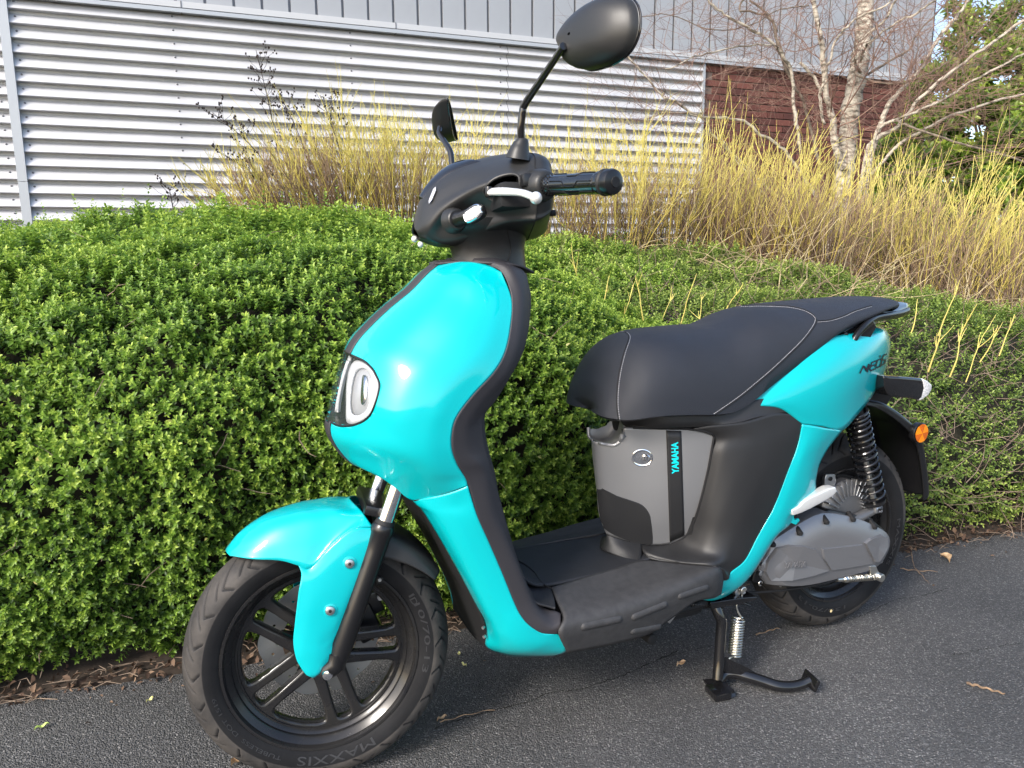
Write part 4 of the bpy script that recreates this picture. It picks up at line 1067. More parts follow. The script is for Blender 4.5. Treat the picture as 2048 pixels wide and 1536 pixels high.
ub = [[Vector((r[0].x+.01, r[0].y*.9*t, r[0].z+.003)) for t in (1, .5, 0, -.5, -1)] for r in seatG]
grid_mb(ub).build('seat_base', M_DARK, SC)
BV_S = bvh_of([sg_])
seams = [[(1237,662),(1250,664),(1257,671),(1256,682),(1249,702),(1241,733),(1236,762),(1233.5,792),(1234,817),(1237,840)],
         [(1430,830),(1455,813),(1486,791),(1515,767),(1540,746),(1580,709),(1607,682),(1625,659),(1633,643),(1626,629),(1607,618.5),(1575,612),(1527,610),(1480,611)],
         [(1635,642),(1660,639.5),(1687,631.5),(1713,620),(1743,611)]]
for sm in seams:
    pts = hits(BV_S, sm, .0004, 8)
    if len(pts) > 4: tube_mb(pts, .0011, 6, cap=False).build('seat_seam', M_DARK, seat)
    # thread dashes a little beside the seam
    sh = [(x+3.2, y+1.2) for x, y in sm] if sm is not seams[1] else [(x-3.0, y-2.2) if y > 640 else (x, y+3) for x, y in sm]
    if sm is seams[2]: sh = [(x, y+2.5) for x, y in sm]
    pts = hits(BV_S, sh, .0008, 60); mb = MB(); acc = 0; on = []; L = 0
    for a, b in zip(pts, pts[1:]):
        seg_ = (b-a).length; L += seg_
        if (L % .0048) < .0031: on.append((a, b))
    for a, b in on:
        if (b-a).length < 1e-5 or (b-a).length > .02: continue
        q = tube_mb([a, b], .00055, 4, cap=False); mb.add(q.v, q.f)
    if mb.v: tag(mb.build('seat_stitching', M_THREAD, seat, smooth=False), kind='stuff')

# ---------------- grab rail
GR = [(1702,690,-.110),(1712,672,-.112),(1726,655,-.108),(1740,643,-.098),(1755,636,-.085),(1778,632,-.068),(1800,628,-.045),(1815,622,-.020)]
gp = cr([A(*q) for q in GR], 6); full_ = gp + [Vector((v.x, -v.y, v.z)) for v in reversed(gp)]
gr_ = tube_mb(full_, .0108, 16, cap=True, flat=.75).build('grab_rail', M_SATIN, SC)
prism_mb([(1676,688),(1690,694),(1714,691),(1740,678),(1754,654),(1748,640),(1728,650),(1712,668),(1700,684)], -.107, -.080, A, .003).build('grab_rail_mount', M_GLOSSBLACK, SC)
prism_mb([(1655,684),(1675,690),(1690,694),(1716,672),(1725,648),(1700,655),(1678,668)], -.098, .098, A, .003).build('rail_bracket', M_GLOSSBLACK, SC)
rb = A(1688,671,-.103); cyl_mb(rb+Vector((0,.01,0)), rb+Vector((0,-.006,0)), .008, 16, bevel=.002).build('rail_bolt', M_SATIN, SC)
# smoked tray behind the seat
tr = [[(1738,612,0),(1742,618,-.05),(1740,628,-.085)],[(1770,612,0),(1775,620,-.045),(1762,630,-.078)],[(1800,612,0),(1805,618,-.035),(1795,626,-.048)]]
panel('rail_infill', [[(1745,606,0),(1745,612,-.04),(1747,625,-.075)],[(1785,602,0),(1788,612,-.035),(1785,626,-.060)],[(1812,606,0),(1815,612,-.02),(1815,621,-.022)]], M_GLOSSBLACK, weld=True, t=.004)
# light unit and number-plate carrier at the back
TLt = [(1764,757),(1770,748),(1782,753),(1790,770),(1788,792),(1774,812),(1748,810),(1730,815),(1745,790)]
prism_mb(TLt, -.062, .062, A, .006).build('tail_bracket', M_SATIN, SC)
ri = empty('rear_indicator'); ri.parent = SC
prism_mb([(1768,752),(1800,753),(1846,757),(1850,775),(1845,796),(1838,801),(1822,797),(1800,796),(1778,792),(1770,775)], -.128, -.090, A, .008).build('indicator_body', M_GLOSSBLACK, ri)
prism_mb([(1846,757),(1856,762),(1865,770),(1864,780),(1858,790),(1845,800),(1839,801),(1848,780)], -.127, -.091, A, .004).build('indicator_lens', M_CLEAR, ri)
ri2 = empty('rear_indicator'); ri2.parent = SC
prism_mb([(1768,752),(1800,753),(1846,757),(1850,775),(1845,796),(1838,801),(1822,797),(1800,796),(1778,792),(1770,775)], -.128, -.090, lambda a, b, c: (lambda q: Vector((q.x, .090, q.z)))(A(a, b, c)), .008).build('indicator_body', M_GLOSSBLACK, ri2)
MF = [
 [(1735,800,-.060),(1728,806,-.03),(1722,812,0)],
 [(1762,806,-.068),(1752,812,-.035),(1745,818,0)],
 [(1788,820,-.074),(1776,826,-.04),(1768,832,0)],
 [(1812,838,-.080),(1800,846,-.04),(1790,852,0)],
 [(1832,858,-.082),(1818,866,-.04),(1806,873,0)],
 [(1846,890,-.080),(1830,900,-.04),(1818,907,0)],
 [(1853,930,-.078),(1838,940,-.04),(1824,948,0)],
 [(1857,970,-.076),(1842,979,-.04),(1828,986,0)],
 [(1857,992,-.074),(1843,1000,-.04),(1828,1006,0)],
]
mfC = []
for r in MF:
    q = A(*r[0]); mfC.append([Vector((q.x-.004, 0, q.z-.004)), Vector((q.x-.003, q.y*.5, q.z-.003)), Vector((q.x, q.y*.96, q.z)), Vector((q.x-.020, q.y*1.0, q.z-.010))])
panel('rear_mudflap', mfC, M_SATIN, weld=True, t=.005)
rf = empty('side_reflector'); rf.parent = SC
rc = A(1841,866,-.092)
tube_mb([rc+Vector((0,.012,0)), rc+Vector((0,.001,0)), rc+Vector((0,-.001,0))], [.0265,.0265,.0240], 36).build('reflector_cup', M_SATIN, rf)
for k in range(6):
    a0 = 2*pi*k/6+.08; n_ = 8
    vs = [rc+Vector((0,-.0055,0))]+[rc+Vector((.0238*cos(a0+pi/3*i/n_), -.0040, .0238*sin(a0+pi/3*i/n_))) for i in range(n_+1)]
    MB().add(vs, [(0, i, i+1) for i in range(1, n_+1)]).build('reflector_facet', (M_ORANGE, M_ORANGE2)[k % 2], rf, smooth=False)
rc2 = Vector((rc.x, .092, rc.z)); tube_mb([rc2, rc2+Vector((0,-.012,0))], .0265, 24).build('reflector_cup', M_SATIN, rf)

# ---------------- rear wheel
rw = wheel(SC, 1.305, .256, .256, .178, [(.172,.042),(.1785,.0485),(.190,.0545),(.203,.0570),(.2150,.0565),(.2280,.0520),(.2410,.0410),(.2500,.0262),(.2548,.0135),(.2560,0)], 1080, 22, 'rear_wheel', None)
rim_parts(rw, 1.305, .256, .0455, None, radians(20), front=False)
lathe_mb([(0,-.030),(.10,-.030),(.135,-.022),(.140,-.010),(.140,.010),(.135,.022),(0,.022)], 64, (1.305,0,.256)).build('hub_motor', M_SATIN, rw)
def ringR(s, a0, a1, r0=.190, r1=.202):
    V, Fc = text_mesh(s); vs = []
    for u, w in V:
        a = a0+(a1-a0)*u; r = r0+(r1-r0)*w; vs.append(Vector((1.305+r*cos(a), -.0575, .256+r*sin(a))))
    o = MB().add(vs, Fc).build('sidewall_lettering', M_LET, rw, smooth=False); solid(o, .0009, 0)
def angR(px, py): q = A(px, py, -.057); return atan2(q.z-.256, q.x-1.305)
ringR('MAXXIS', angR(1790,1040), angR(1772,1128))
ringR('130/70-13', angR(1690,1214), angR(1600,1190), .191, .200)
mk = A(1662,1222,-.0575); tube_mb([mk, mk+Vector((0,-.0006,0))], .004, 12).build('paint_dot', M_MARK, rw)

# ---------------- swing arm, motor cover, shock
sw = empty('swing_arm'); sw.parent = SC
OUTC = [(1518,1141),(1521,1124),(1533,1108),(1544,1080),(1558,1069),(1578,1056),(1608,1038),(1642,1024),(1683,1028),(1725,1040),(1763,1058),(1777,1072),(1778,1091),(1770,1111),(1756,1127),(1722,1138),(1690,1146),(1657,1154),(1618,1163),(1579,1169),(1532,1168)]
FACE_IN = [(1526,1141),(1528,1126),(1540,1113),(1556,1092),(1576,1088),(1604,1084),(1640,1082),(1682,1084),(1724,1086),(1740,1078),(1768,1080),(1770,1092),(1763,1106),(1752,1121),(1722,1130),(1690,1136),(1655,1143),(1620,1150),(1580,1160),(1540,1162)]
base = cr([A(x, y, -.104) for x, y in OUTC], 2, True); back = [Vector((v.x, -.070, v.z)) for v in base]
def scaled(P, s, y, dz=0):
    c = sum(P, Vector())/len(P); return [Vector((c.x+(p.x-c.x)*s, y, c.z+(p.z-c.z)*s+dz)) for p in P]
mcg = [back, base, scaled(base, .985, -.1085), scaled(base, .93, -.1150, -.004), scaled(base, .80, -.1245, -.012), scaled(base, .60, -.1270, -.014), scaled(base, .3, -.1275, -.014), scaled(base, .01, -.1275, -.014)]
mcv = grid_mb(mcg, close_u=True)
mo_ = mcv.build('motor_cover', M_MOTOR, sw, sharp=22)
BV_M = bvh_of([mcv])
# facets of the casting: raised plates
def plate_on(name, poly, bvh, m, parent, off, edge, bevel_in=.95):
    P0 = [hit(bvh, x, y, .0002) for x, y in poly]
    if any(p is None for p in P0): print('miss', name); return
    c = sum(P0, Vector())/len(P0); n_ = Vector((0, -1, 0))
    P1 = [c+(p-c)*bevel_in+n_*off for p in P0]
    k = len(P0); MB().add(P0+P1+[c+n_*off], [(i, (i+1) % k, k+(i+1) % k, k+i) for i in range(k)]+[(k+i, k+(i+1) % k, 2*k) for i in range(k)]).build(name, m, parent, smooth=False)
plate_on('cover_facet', [(1526,1142),(1531,1122),(1552,1094),(1575,1089),(1605,1090),(1628,1097),(1642,1117),(1656,1140),(1620,1151),(1580,1160),(1536,1161)], BV_M, M_MOTOR, sw, .0075, 0, .965)
plate_on('cover_facet', [(1642,1097),(1680,1093),(1723,1088),(1733,1106),(1744,1126),(1700,1134),(1660,1140),(1646,1118)], BV_M, M_MOTOR, sw, .0050, 0, .97)
plate_on('cover_facet', [(1727,1085),(1738,1076),(1760,1068),(1773,1075),(1774,1092),(1766,1108),(1754,1124),(1747,1124),(1736,1104)], BV_M, M_MOTOR, sw, .0065, 0, .94)
for px, py in ((1543,1087),(1597,1064),(1650,1042),(1703,1037),(1746,1052)):
    h = hit(BV_M, px, py, 0)
    if h is None: h = A(px, py, -.104)
    tube_mb([h+Vector((.004,.015,.010)), h+Vector((0,-.006,-.003)), h+Vector((0,-.0065,-.006))], [.0065,.0072,.0045], 14).build('bolt_recess', M_DARK, sw)
for px, py in ((1519,1146),(1524,1128),(1760,1121),(1700,1143),(1578,1166)):
    c = A(px, py, -.106); cyl_mb(c+Vector((0,.02,0)), c+Vector((0,-.005,0)), .006, 12, bevel=.001).build('cover_bolt', M_ALU, sw)
V_, F_ = text_mesh('YAMAHA', offset=.02)
BV_M2 = bvh_of([mcv])
o = print_on('cast_lettering', V_, F_, (1563, 1134), (43, -2.5), (2.5, -12), BV_M2, M_MOTOR, sw, .0083)
if o: solid(o, .0010, 0)
else: print('cast miss')
# arm body, fins, brackets
arm = prism_mb([(1505,1165),(1515,1120),(1545,1075),(1600,1045),(1660,1020),(1740,1035),(1770,1060),(1770,1095),(1745,1130),(1650,1155),(1560,1172)], -.100, -.060, A, .005)
arm.build('arm_casting', M_SATIN, sw)
fin = empty('motor_casing'); fin.parent = SC
FC = A(1688,1022,-.070)
lathe_mb([(0,-.084),(.055,-.084),(.072,-.078),(.080,-.068),(.080,-.050),(.05,-.045)], 48, (FC.x, 0, FC.z)).build('casing_drum', M_ALUDARK, fin)
for k in range(14):
    a = radians(10+k*12); c = Vector((FC.x+.066*cos(a), -.083, FC.z+.066*sin(a)))
    box_mb(c, (.020,.008,.0016), Matrix.Rotation(-a, 3, 'Y'), .0006, 1).build('cooling_fin', M_ALU, fin)
tube_mb(cr([A(1640,1052,-.095), A(1700,1040,-.095), A(1735,1025,-.095), A(1758,1010,-.095)], 5), [.016,.013,.012,.013], 12, flat=.7).build('shock_arm', M_ALUDARK, sw)
tube_mb(cr([A(1700,1046,-.100), A(1735,1033,-.100), A(1752,1022,-.100)], 4), .004, 8).build('arm_rib', M_ALU, sw)
br = prism_mb([(1650,957),(1653,949),(1670,949),(1673,963),(1669,972),(1649,973)], -.080, -.072, A, .001); br.build('cable_bracket', M_ALU, sw)
bc = A(1662,958,-.083); cyl_mb(bc, bc+Vector((0,.008,0)), .0055, 12).build('bracket_bolt', M_SATIN, sw)
pg = prism_mb([(1584,1021),(1600,1012),(1606,1004),(1618,996),(1640,986),(1660,976),(1672,974),(1675,982),(1668,992),(1650,1003),(1622,1018),(1605,1026),(1586,1032)], -.152, -.128, A, .004)
pg.build('passenger_footpeg', M_LEVER, SC)
pr_ = MB()
for i in range(7):
    q = A(1618+i*4.6, 995-i*2.3, -.140); b = box_mb(q+Vector((0,0,.002)), (.0011,.010,.0022), bevel=.0004, seg=1); pr_.add(b.v, b.f)
tag(pr_.build('footpeg_teeth', M_LEVER, SC, smooth=False), kind='stuff')
pt = A(1592,1024,-.13); cyl_mb(pt+Vector((-.004,0,-.012)), pt+Vector((-.004,0,.012)), .007, 14).build('footpeg_hinge', M_SATIN, SC)
# shock absorber
sk = empty('rear_shock'); sk.parent = SC
s0 = A(1709,815,-.098); s1 = A(1748,1003,-.098); d = (s1-s0).normalized(); L = (s1-s0).length
hp = []
tot = 15.5; nseg = 22; N_ = int(tot*nseg); u = d.orthogonal().normalized(); v = d.cross(u)
for i in range(N_+1):
    t = i/N_; tt = t**1.28*.93+.03 if t > 0 else .03
    hp.append(s0+d*(L*min(tt, 1))+(u*cos(2*pi*i/nseg)+v*sin(2*pi*i/nseg))*.0265)
tube_mb(hp, .0038, 8).build('coil_spring', M_GLOSSBLACK, sk)
cyl_mb(s0-d*.03, s0+d*(L*.48), .0175, 20).build('damper_body', M_DARK, sk)
cyl_mb(s0+d*(L*.3), s1+d*.01, .0070, 20).build('damper_rod', M_ZINC, sk)
cyl_mb(s1-d*.006, s1+d*.001, .0275, 24, bevel=.001).build('spring_seat', M_SATIN, sk)
bt = A(1756,1012,-.112)
box_mb(s1+d*.016, (.009,.010,.014), bevel=.003).build('shock_clevis', M_ALU, sk)
tube_mb([s1+d*.022+Vector((0,.02,0)), s1+d*.022+Vector((0,-.013,0)), s1+d*.022+Vector((0,-.018,0))], [.0065,.0065,.004], 6).build('shock_bolt', M_CHROME, sk)
# drum brake rod with its spring
rd = empty('brake_rod'); rd.parent = SC
r0 = A(1480,1187,-.100); r1 = A(1676,1159,-.118); r2 = A(1757,1153,-.124); dd = (r2-r1).normalized()
tube_mb(cr([r0, A(1560,1181,-.100), A(1620,1172,-.110), r1], 5), .003, 8).build('brake_cable', M_DARK, rd)
cyl_mb(r1-dd*.004, r1+dd*.018, .0058, 12).build('cable_ferrule', M_ZINC, rd)
cyl_mb(r1+dd*.018, r1+dd*.028, .0092, 6).build('adjuster_nut', M_ZINC, rd)
cyl_mb(r1, r2, .003, 8).build('threaded_rod', M_ZINC, rd)
tube_mb(helix(r1+dd*.026, r2-dd*.012, .0078, 13, 12), .0013, 6).build('return_spring', M_ZINC, rd)
cyl_mb(r2+Vector((0,.012,0)), r2+Vector((0,-.012,0)), .0105, 16, bevel=.002).build('rod_trunnion', M_ZINC, rd)
prism_mb([(1740,1133),(1752,1132),(1758,1145),(1765,1152),(1763,1160),(1750,1160),(1742,1148)], -.128, -.121, A, .001).build('brake_arm', M_ZINC, rd)
for px, py in ((1521,1167),(1562,1169)):
    c = A(px, py, -.112); tube_mb([c+Vector((.005*cos(a), 0, .005*sin(a))) for a in [2*pi*i/14 for i in range(12)]], .0014, 6).build('cable_clip', M_ZINC, rd)

# ---------------- centre stand and side details under the floor
cst = empty('centre_stand'); cst.parent = SC
tube_mb(cr([A(1431,1214,-.115), A(1437,1228,-.122), A(1443,1243,-.127), A(1442,1262,-.129), A(1438,1320,-.139), A(1435,1358,-.147)], 6), .0118, 18).build('stand_leg', M_GLOSSBLACK, cst)
lg2 = cr([A(1431,1214,-.115), A(1437,1228,-.122), A(1443,1243,-.127), A(1442,1262,-.129), A(1438,1320,-.139), A(1435,1358,-.147)], 6)
tube_mb([Vector((v.x, -v.y, v.z)) for v in lg2], .0118, 18).build('stand_leg', M_GLOSSBLACK, cst)
def G0(px, py, z): return AZ(px, py, z)
ft = cr([G0(1436,1362,.022), G0(1448,1349,.030), G0(1468,1346,.034), G0(1495,1353,.030), G0(1527,1363,.022), G0(1556,1372,.016), G0(1582,1373,.014), G0(1604,1368,.018), G0(1620,1360,.026)], 5)
tube_mb(ft, [.013,.013,.0135,.0135,.013,.0125,.0120,.0115,.0110], 18).build('stand_foot_lever', M_GLOSSBLACK, cst)
box_mb(G0(1621,1361,.026), (.004,.026,.014), Matrix.Rotation(radians(-14), 3, 'Z') @ Matrix.Rotation(radians(20), 3, 'Y'), .003).build('lever_pad', M_GLOSSBLACK, cst)
pl = [G0(1408,1365,.012), G0(1418,1376,.008), G0(1440,1395,.004), G0(1452,1399,.004), G0(1472,1392,.006), G0(1470,1386,.010), G0(1460,1380,.012), G0(1448,1358,.016), G0(1425,1364,.016)]
k = len(pl); MB().add(pl+[p+Vector((0,.004,.006)) for p in pl], [tuple(range(k)), tuple(range(2*k-1, k-1, -1))]+[(i, (i+1) % k, k+(i+1) % k, k+i) for i in range(k)]).build('stand_foot', M_GLOSSBLACK, cst)
ftc = G0(1436,1384,.010); box_mb(ftc, (.020,.024,.008), Matrix.Rotation(radians(-8), 3, 'Z'), .004).build('stand_sole', M_GLOSSBLACK, cst)
m_ = Vector((ftc.x, -ftc.y, ftc.z)); box_mb(m_, (.022,.020,.008), bevel=.004).build('stand_sole', M_GLOSSBLACK, cst)
gs = [G0(1447,1312,.088), G0(1466,1322,.070), G0(1500,1338,.046), G0(1524,1354,.026), G0(1490,1352,.036), G0(1456,1348,.036), G0(1445,1340,.050)]
k = len(gs); MB().add(gs+[p+Vector((0,.005,0)) for p in gs], [tuple(range(k)), tuple(range(2*k-1, k-1, -1))]+[(i, (i+1) % k, k+(i+1) % k, k+i) for i in range(k)]).build('stand_gusset', M_GLOSSBLACK, cst)
cyl_mb((.862,-.118,.198), (.862,.118,.198), .010, 16).build('stand_cross_tube', M_GLOSSBLACK, cst)
prism_mb([(1421,1206),(1450,1201),(1485,1196),(1514,1194),(1515,1199),(1490,1206),(1508,1213),(1480,1209),(1448,1214),(1424,1219)], -.130, -.095, A, .002).build('stand_bracket', M_GLOSSBLACK, cst)
h0 = A(1473,1213,-.118); h1 = A(1476,1234,-.120); c0_ = A(1477,1236,-.124); c1_ = A(1469,1311,-.138)
tube_mb(helix(c0_, c1_, .0135, 14, 16), .0019, 8).build('stand_spring', M_ZINC, cst)
tube_mb(cr([A(1487,1181,-.120), A(1482,1196,-.119), h0, c0_+Vector((.006,0,.002)), c0_+Vector((.012,0,-.002))], 5), .0019, 8).build('spring_hook', M_ZINC, cst)
tube_mb(cr([c1_+Vector((.013,0,0)), c1_+Vector((-.004,0,-.001)), A(1458,1318,-.140), A(1457,1328,-.140), A(1461,1334,-.140), A(1466,1330,-.140)], 5), .0019, 8).build('spring_hook', M_ZINC, cst)
sb = A(1487,1181,-.122); tube_mb([sb+Vector((.007*cos(a), 0, .007*sin(a))) for a in [2*pi*i/16 for i in range(15)]], .0022, 8).build('spring_eye', M_ZINC, cst)
cyl_mb(sb+Vector((0,.03,0)), sb+Vector((0,-.002,0)), .005, 12).build('spring_post', M_ZINC, cst)
s2 = A(1474,1184,-.112); cyl_mb(s2+Vector((0,.02,0)), s2+Vector((0,-.004,0)), .009, 14, bevel=.002).build('frame_bolt', M_ALU, cst)
tube_mb(helix(A(1378,1209,-.118), A(1416,1209,-.112), .0068, 12, 10), .0011, 6).build('small_spring', M_SATIN, cst)
cyl_mb(A(1350,1222,-.115), A(1425,1212,-.112), .0040, 10).build('stand_link', M_SATIN, cst)
fr = cyl_mb(A(1345,1222,-.118), A(1440,1196,-.105), .011, 14); fr.build('frame_tube', M_DARK, SC)
fo2 = A(1300,1276,-.12); cyl_mb(fo2+Vector((0,.02,0)), fo2+Vector((0,-.01,0)), .012, 14, bevel=.003).build('frame_foot', M_DARK, SC)
prism_mb([(1330,1238),(1345,1224),(1352,1232),(1340,1248)], -.16, -.145, A, .002).build('frame_lug', M_ALU, SC)
box_mb((.98,0,.235), (.06,.06,.035), bevel=.015).build('frame_underside', M_DARK, SC)
# ================================================================== THE PLACE
def y_edge(x): return .44 - .115*x
# ---------------- asphalt
def asphalt():
    m, n, l, b = new_mat('asphalt')
    tc = n.new('ShaderNodeTexCoord')
    big = n.new('ShaderNodeTexNoise'); big.inputs['Scale'].default_value = 1.3; big.inputs['Detail'].default_value = 5
    l.new(tc.outputs['Object'], big.inputs['Vector'])
    r0 = n.new('ShaderNodeValToRGB'); r0.color_ramp.elements[0].position = .3; r0.color_ramp.elements[1].position = .72
    r0.color_ramp.elements[0].color = (.076, .076, .077, 1); r0.color_ramp.elements[1].color = (.150, .147, .145, 1)
    l.new(big.outputs['Fac'], r0.inputs['Fac'])
    v = n.new('ShaderNodeTexVoronoi'); v.inputs['Scale'].default_value = 360; l.new(tc.outputs['Object'], v.inputs['Vector'])
    r1 = n.new('ShaderNodeValToRGB'); r1.color_ramp.elements[0].color = (.38, .38, .38, 1); r1.color_ramp.elements[1].color = (1.0, 1.0, 1.0, 1)
    sep = n.new('ShaderNodeSeparateColor'); l.new(v.outputs['Color'], sep.inputs[0])
    e = r1.color_ramp.elements.new(.75); e.color = (.62, .62, .63, 1)
    r1.color_ramp.elements[2].color = (2.1, 2.05, 2.0, 1); e2 = r1.color_ramp.elements.new(.93); e2.color = (1.15, 1.15, 1.15, 1)
    l.new(sep.outputs[0], r1.inputs['Fac'])
    mul = n.new('ShaderNodeMix'); mul.data_type = 'RGBA'; mul.blend_type = 'MULTIPLY'; mul.inputs['Factor'].default_value = 1
    l.new(r0.outputs['Color'], mul.inputs['A']); l.new(r1.outputs['Color'], mul.inputs['B'])
    # pale worn scuffs
    sc_ = n.new('ShaderNodeTexNoise'); sc_.inputs['Scale'].default_value = 7; sc_.inputs['Detail'].default_value = 10; sc_.inputs['Roughness'].default_value = .75
    l.new(tc.outputs['Object'], sc_.inputs['Vector'])
    r2 = n.new('ShaderNodeValToRGB'); r2.color_ramp.elements[0].position = .62; r2.color_ramp.elements[1].position = .73
    r2.color_ramp.elements[0].color = (0, 0, 0, 1); r2.color_ramp.elements[1].color = (.55, .55, .55, 1)
    l.new(sc_.outputs['Fac'], r2.inputs['Fac'])
    mx = n.new('ShaderNodeMix'); mx.data_type = 'RGBA'; l.new(r2.outputs['Color'], mx.inputs['Factor'])
    l.new(mul.outputs['Result'], mx.inputs['A']); mx.inputs['B'].default_value = (.19, .18, .175, 1)
    l.new(mx.outputs['Result'], b.inputs['Base Color'])
    b.inputs['Roughness'].default_value = .78
    v2 = n.new('ShaderNodeTexVoronoi'); v2.inputs['Scale'].default_value = 290; l.new(tc.outputs['Object'], v2.inputs['Vector'])
    n2 = n.new('ShaderNodeTexNoise'); n2.inputs['Scale'].default_value = 90; n2.inputs['Detail'].default_value = 6; l.new(tc.outputs['Object'], n2.inputs['Vector'])
    ad = n.new('ShaderNodeMath'); ad.operation = 'SUBTRACT'; l.new(n2.outputs['Fac'], ad.inputs[0]); l.new(v2.outputs['Distance'], ad.inputs[1])
    bp = n.new('ShaderNodeBump'); bp.inputs['Strength'].default_value = 1.0; bp.inputs['Distance'].default_value = .004
    l.new(ad.outputs[0], bp.inputs['Height']); l.new(bp.outputs['Normal'], b.inputs['Normal'])
    return m
M_ASPH = asphalt()
gm = MB(); gm.add([(-60,-60,-.004),(60,-60,-.004),(60,60,-.004),(-60,60,-.004)], [(0,1,2,3)])
M_SOIL = mat('dark_soil', (.060,.042,.030), .95, col2=(.025,.018,.013), vscale=14, bump=1.0, bscale=90)
tag(gm.build('ground', M_SOIL, None, smooth=False), kind='structure')
xs = np.linspace(-4, 9, 131)
pv = [(x, y_edge(x)+.012*sin(x*9.1)+.007*sin(x*23.7+1)+.006*sin(x*57), 0) for x in xs]
pm = MB(); pm.add(pv+[(x, -8, 0) for x in xs], [(i, i+1, 131+i+1, 131+i) for i in range(130)])
tag(pm.build('asphalt_path', M_ASPH, None, smooth=False), kind='structure')
# loose grit lying on the path
def scatter_mesh(name, tmplV, tmplF, pos, R, scl, m, attr=None, parent=None):
    """tmplV (k,3); pos (n,3); R (n,3,3); scl (n,) -> one mesh"""
    n, k = len(pos), len(tmplV)
    V = np.einsum('nij,kj->nki', R, tmplV)*scl[:, None, None] + pos[:, None, :]
    Fc = (tmplF[None] + (np.arange(n)*k)[:, None, None]).reshape(-1, tmplF.shape[1])
    return V.reshape(-1, 3), Fc
def rand_rot(n, rng):
    q = rng.normal(size=(n, 4)); q /= np.linalg.norm(q, axis=1)[:, None]
    w, x, y, z = q.T
    return np.stack([1-2*(y*y+z*z), 2*(x*y-z*w), 2*(x*z+y*w), 2*(x*y+z*w), 1-2*(x*x+z*z), 2*(y*z-x*w), 2*(x*z-y*w), 2*(y*z+x*w), 1-2*(x*x+y*y)], -1).reshape(n, 3, 3)
octV = np.array([[1,0,0],[-1,0,0],[0,1,0],[0,-1,0],[0,0,.7],[0,0,-.7]], float); octF = np.array([[0,2,4],[2,1,4],[1,3,4],[3,0,4],[2,0,5],[1,2,5],[3,1,5],[0,3,5]])
ng = 9000
gx = RNG.uniform(-1.2, 3.2, ng); gy = RNG.uniform(-1.0, .44, ng); ok = gy < .44-.115*gx; gx, gy = gx[ok], gy[ok]; ng = len(gx)
V_, F_ = scatter_mesh('g', octV, octF, np.stack([gx, gy, np.full(ng, .0003)], 1), rand_rot(ng, RNG), RNG.uniform(.0006, .0019, ng)**1.0, None)
M_GRIT = mat('pale_grit', (.20,.195,.19), .85, col2=(.06,.06,.06), vscale=35)
tag(link('loose_grit', np_mesh('loose_grit', V_, F_), M_GRIT, None, False), kind='stuff')
# cracks in the surface
M_CRACK = mat('crack_shadow', (.010,.009,.008), .95)
def crack(pts, w, name='asphalt_crack'):
    P = cr([AZ(x, y, .0012) for x, y in pts], 10); mb = MB(); vs = []
    for i, p in enumerate(P):
        ww = w*(.35+.65*random.random())*(1 if 0 < i < len(P)-1 else .1); j = (random.random()-.5)*.006
        vs += [p+Vector((j*.4, -ww+j, 0)), p+Vector((j*.4, ww+j, 0))]
    mb.add(vs, [(2*i, 2*i+1, 2*i+3, 2*i+2) for i in range(len(P)-1)])
    return tag(mb.build(name, M_CRACK, None, smooth=False), kind='structure')
crack([(868,1456),(915,1440),(960,1428),(1010,1415),(1062,1402),(1100,1385),(1150,1380),(1210,1362),(1260,1345),(1310,1322),(1360,1300)], .0016)
crack([(1700,1240),(1745,1222),(1790,1200),(1850,1190),(1900,1175)], .0012)
crack([(1900,1310),(1960,1300),(2010,1290),(2047,1287)], .0010)
crack([(1310,1322),(1380,1300),(1460,1282),(1530,1262),(1590,1250)], .0008)

# ---------------- building
WD = Vector((cos(-.0746384), sin(-.0746384), 0)); WN = Vector((sin(-.0746384), -cos(-.0746384), 0))   # WN points to the camera side
W0 = Vector((6.16933, 5.75043, 0))
def W(s, z, o=0.0): return W0 + WD*s + WN*o + Vector((0, 0, z))
S_END = 2.75
def wbox(mb, s0, s1, z0, z1, o0, o1):
    v = [W(s, z, o) for s in (s0, s1) for z in (z0, z1) for o in (o0, o1)]
    mb.add(v, [(0,1,3,2),(4,6,7,5),(0,4,5,1),(2,3,7,6),(0,2,6,4),(1,5,7,3)]); return mb
BD = tag(empty('building', W(-3, 0)), 'low building clad in silver corrugated sheet and grey standing seam panels above red brick', 'building')
BD.location = (0, 0, 0)
M_SIDING = mat('silver_cladding', (.60,.60,.61), .40, metal=.25, rvar=.05, bump=.05, bscale=30, var=.12, vscale=1.6)
M_UNDER = M_SIDING
M_ZINCP = mat('grey_zinc_panel', (.36,.37,.385), .45, metal=.25, var=.06, vscale=3)
M_FLASH = mat('pale_flashing', (.52,.52,.52), .42, metal=.25)
M_POST = mat('cover_strip', (.42,.44,.46), .42, metal=.3)
M_SCREW = mat('grey_screw', (.15,.15,.16), .4, metal=.6)
pitch = .1107; z_top = 2.958
